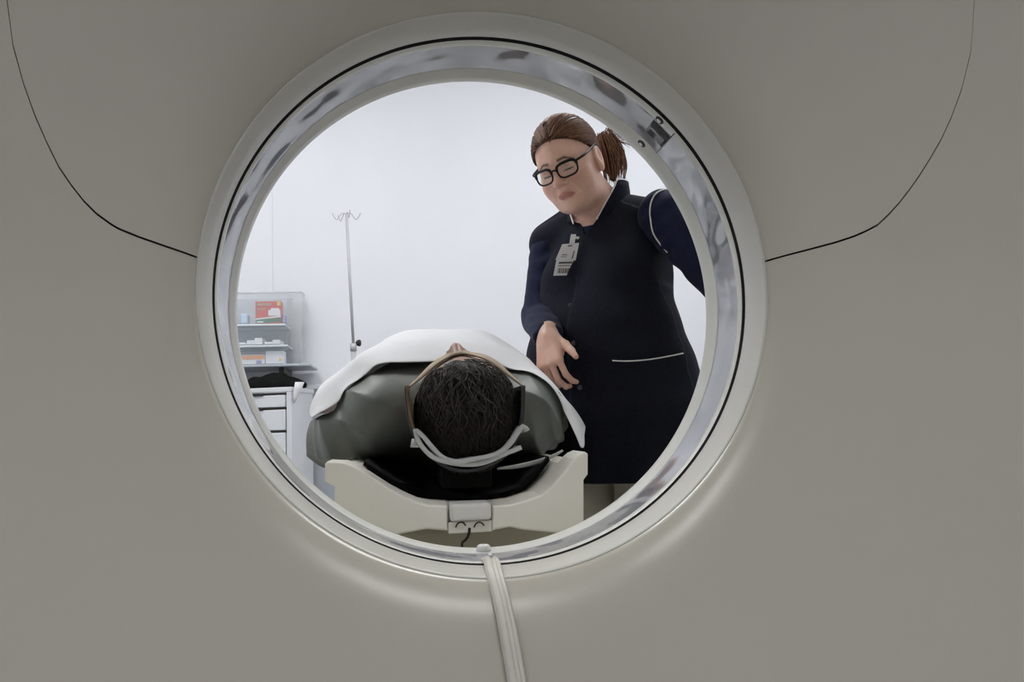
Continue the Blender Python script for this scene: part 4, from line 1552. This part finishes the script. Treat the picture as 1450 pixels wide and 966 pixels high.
a, b = at(362, 454, YS + 0.02), at(398, 425, YS + 0.02)
zf = zC + 0.005
dz = zf - a[2]
a[2] += dz
b[2] += dz * 0.3
rc = carton('carton', 'red and green printed carton in the top clear bin', 'carton', (a[0], YS + 0.02, a[2]), (b[0], YS + 0.09, b[2]), M_RED)
w, h = b[0] - a[0], b[2] - a[2]
yf = YS + 0.018
flat('green_band', a[0] + 0.001, b[0] - 0.001, a[2] + 0.001, a[2] + 0.17 * h, yf, M_GREEN, rc, 0.008)
flat('white_stripe', a[0] + 0.001, b[0] - 0.001, a[2] + 0.17 * h, a[2] + 0.23 * h, yf, M_CARD, rc, 0.012)
flat('print_line', a[0] + 0.06 * w, a[0] + 0.62 * w, a[2] + 0.80 * h, a[2] + 0.91 * h, yf, M_STRAP, rc)
flat('print_line', a[0] + 0.06 * w, a[0] + 0.40 * w, a[2] + 0.62 * h, a[2] + 0.69 * h, yf, M_STRAP, rc)
flat('print_patch', a[0] + 0.50 * w, a[0] + 0.97 * w, a[2] + 0.34 * h, a[2] + 0.60 * h, yf - 0.001, M_CARD, rc)
flat('print_patch', a[0] + 0.60 * w, a[0] + 0.92 * w, a[2] + 0.60 * h, a[2] + 0.68 * h, yf, M_CARD, rc)
flat('print_patch', a[0] + 0.84 * w, a[0] + 0.98 * w, a[2] + 0.80 * h, a[2] + 0.97 * h, yf, M_YELLOW, rc)
flat('print_patch', a[0] + 0.05 * w, a[0] + 0.3 * w, a[2] + 0.04 * h, a[2] + 0.10 * h, yf - 0.001, M_CARD, rc)

a, b = at(342, 514, YS + 0.02), at(375, 502, YS + 0.02)
oc = carton('carton', 'white and orange carton lying in the lowest clear bin', 'carton', (a[0], YS + 0.02, zA + 0.004), (b[0], YS + 0.09, b[2]), M_CARD)
h = b[2] - zA
flat('orange_band', a[0] + 0.001, b[0] - 0.001, b[2] - 0.45 * h, b[2] - 0.08 * h, YS + 0.018, M_ORANGE, oc)
flat('violet_patch', b[0] - 0.04, b[0] - 0.015, zA + 0.006, zA + 0.022, YS + 0.018, M_PURPLE, oc)
a, b = at(376, 514, YS + 0.02), at(402, 497, YS + 0.02)
wc = carton('carton', 'white carton with a small yellow mark in the lowest clear bin', 'carton', (a[0], YS + 0.02, zA + 0.004), (b[0], YS + 0.1, b[2]), M_CARD)
flat('yellow_patch', b[0] - 0.022, b[0] - 0.010, zA + 0.018, zA + 0.030, YS + 0.018, M_YELLOW, wc)
for i, (u, v) in enumerate(((345, 478), (357, 480), (368, 477), (382, 481), (393, 479))):
    p = at(u, v, YS + 0.05)
    z0 = zB + 0.005
    V = []
    o = box('packet', (p[0] - 0.02, YS + 0.015, z0), (p[0] + 0.017, YS + 0.14, z0 + 0.012 + 0.010 * (i % 3)), M_CARD, None, bevel=0.004)
    tag(o, 'flat white paper packet in the middle clear bin', 'packet', 'white packets in the middle bin')
p = at(350, 446, YS + 0.05)
o = box('packet', (p[0] - 0.028, YS + 0.02, zC + 0.005), (p[0] + 0.008, YS + 0.09, zC + 0.055), M_BLUE, None, bevel=0.008)
tag(o, 'pale blue plastic packet left of the red carton', 'packet')
p = at(400, 446, YS + 0.06)
o = box('packet', (p[0] + 0.002, YS + 0.03, zC + 0.005), (p[0] + 0.016, YS + 0.09, zC + 0.05), M_PURPLE, None, bevel=0.006)
tag(o, 'slim violet packet right of the red carton', 'packet')
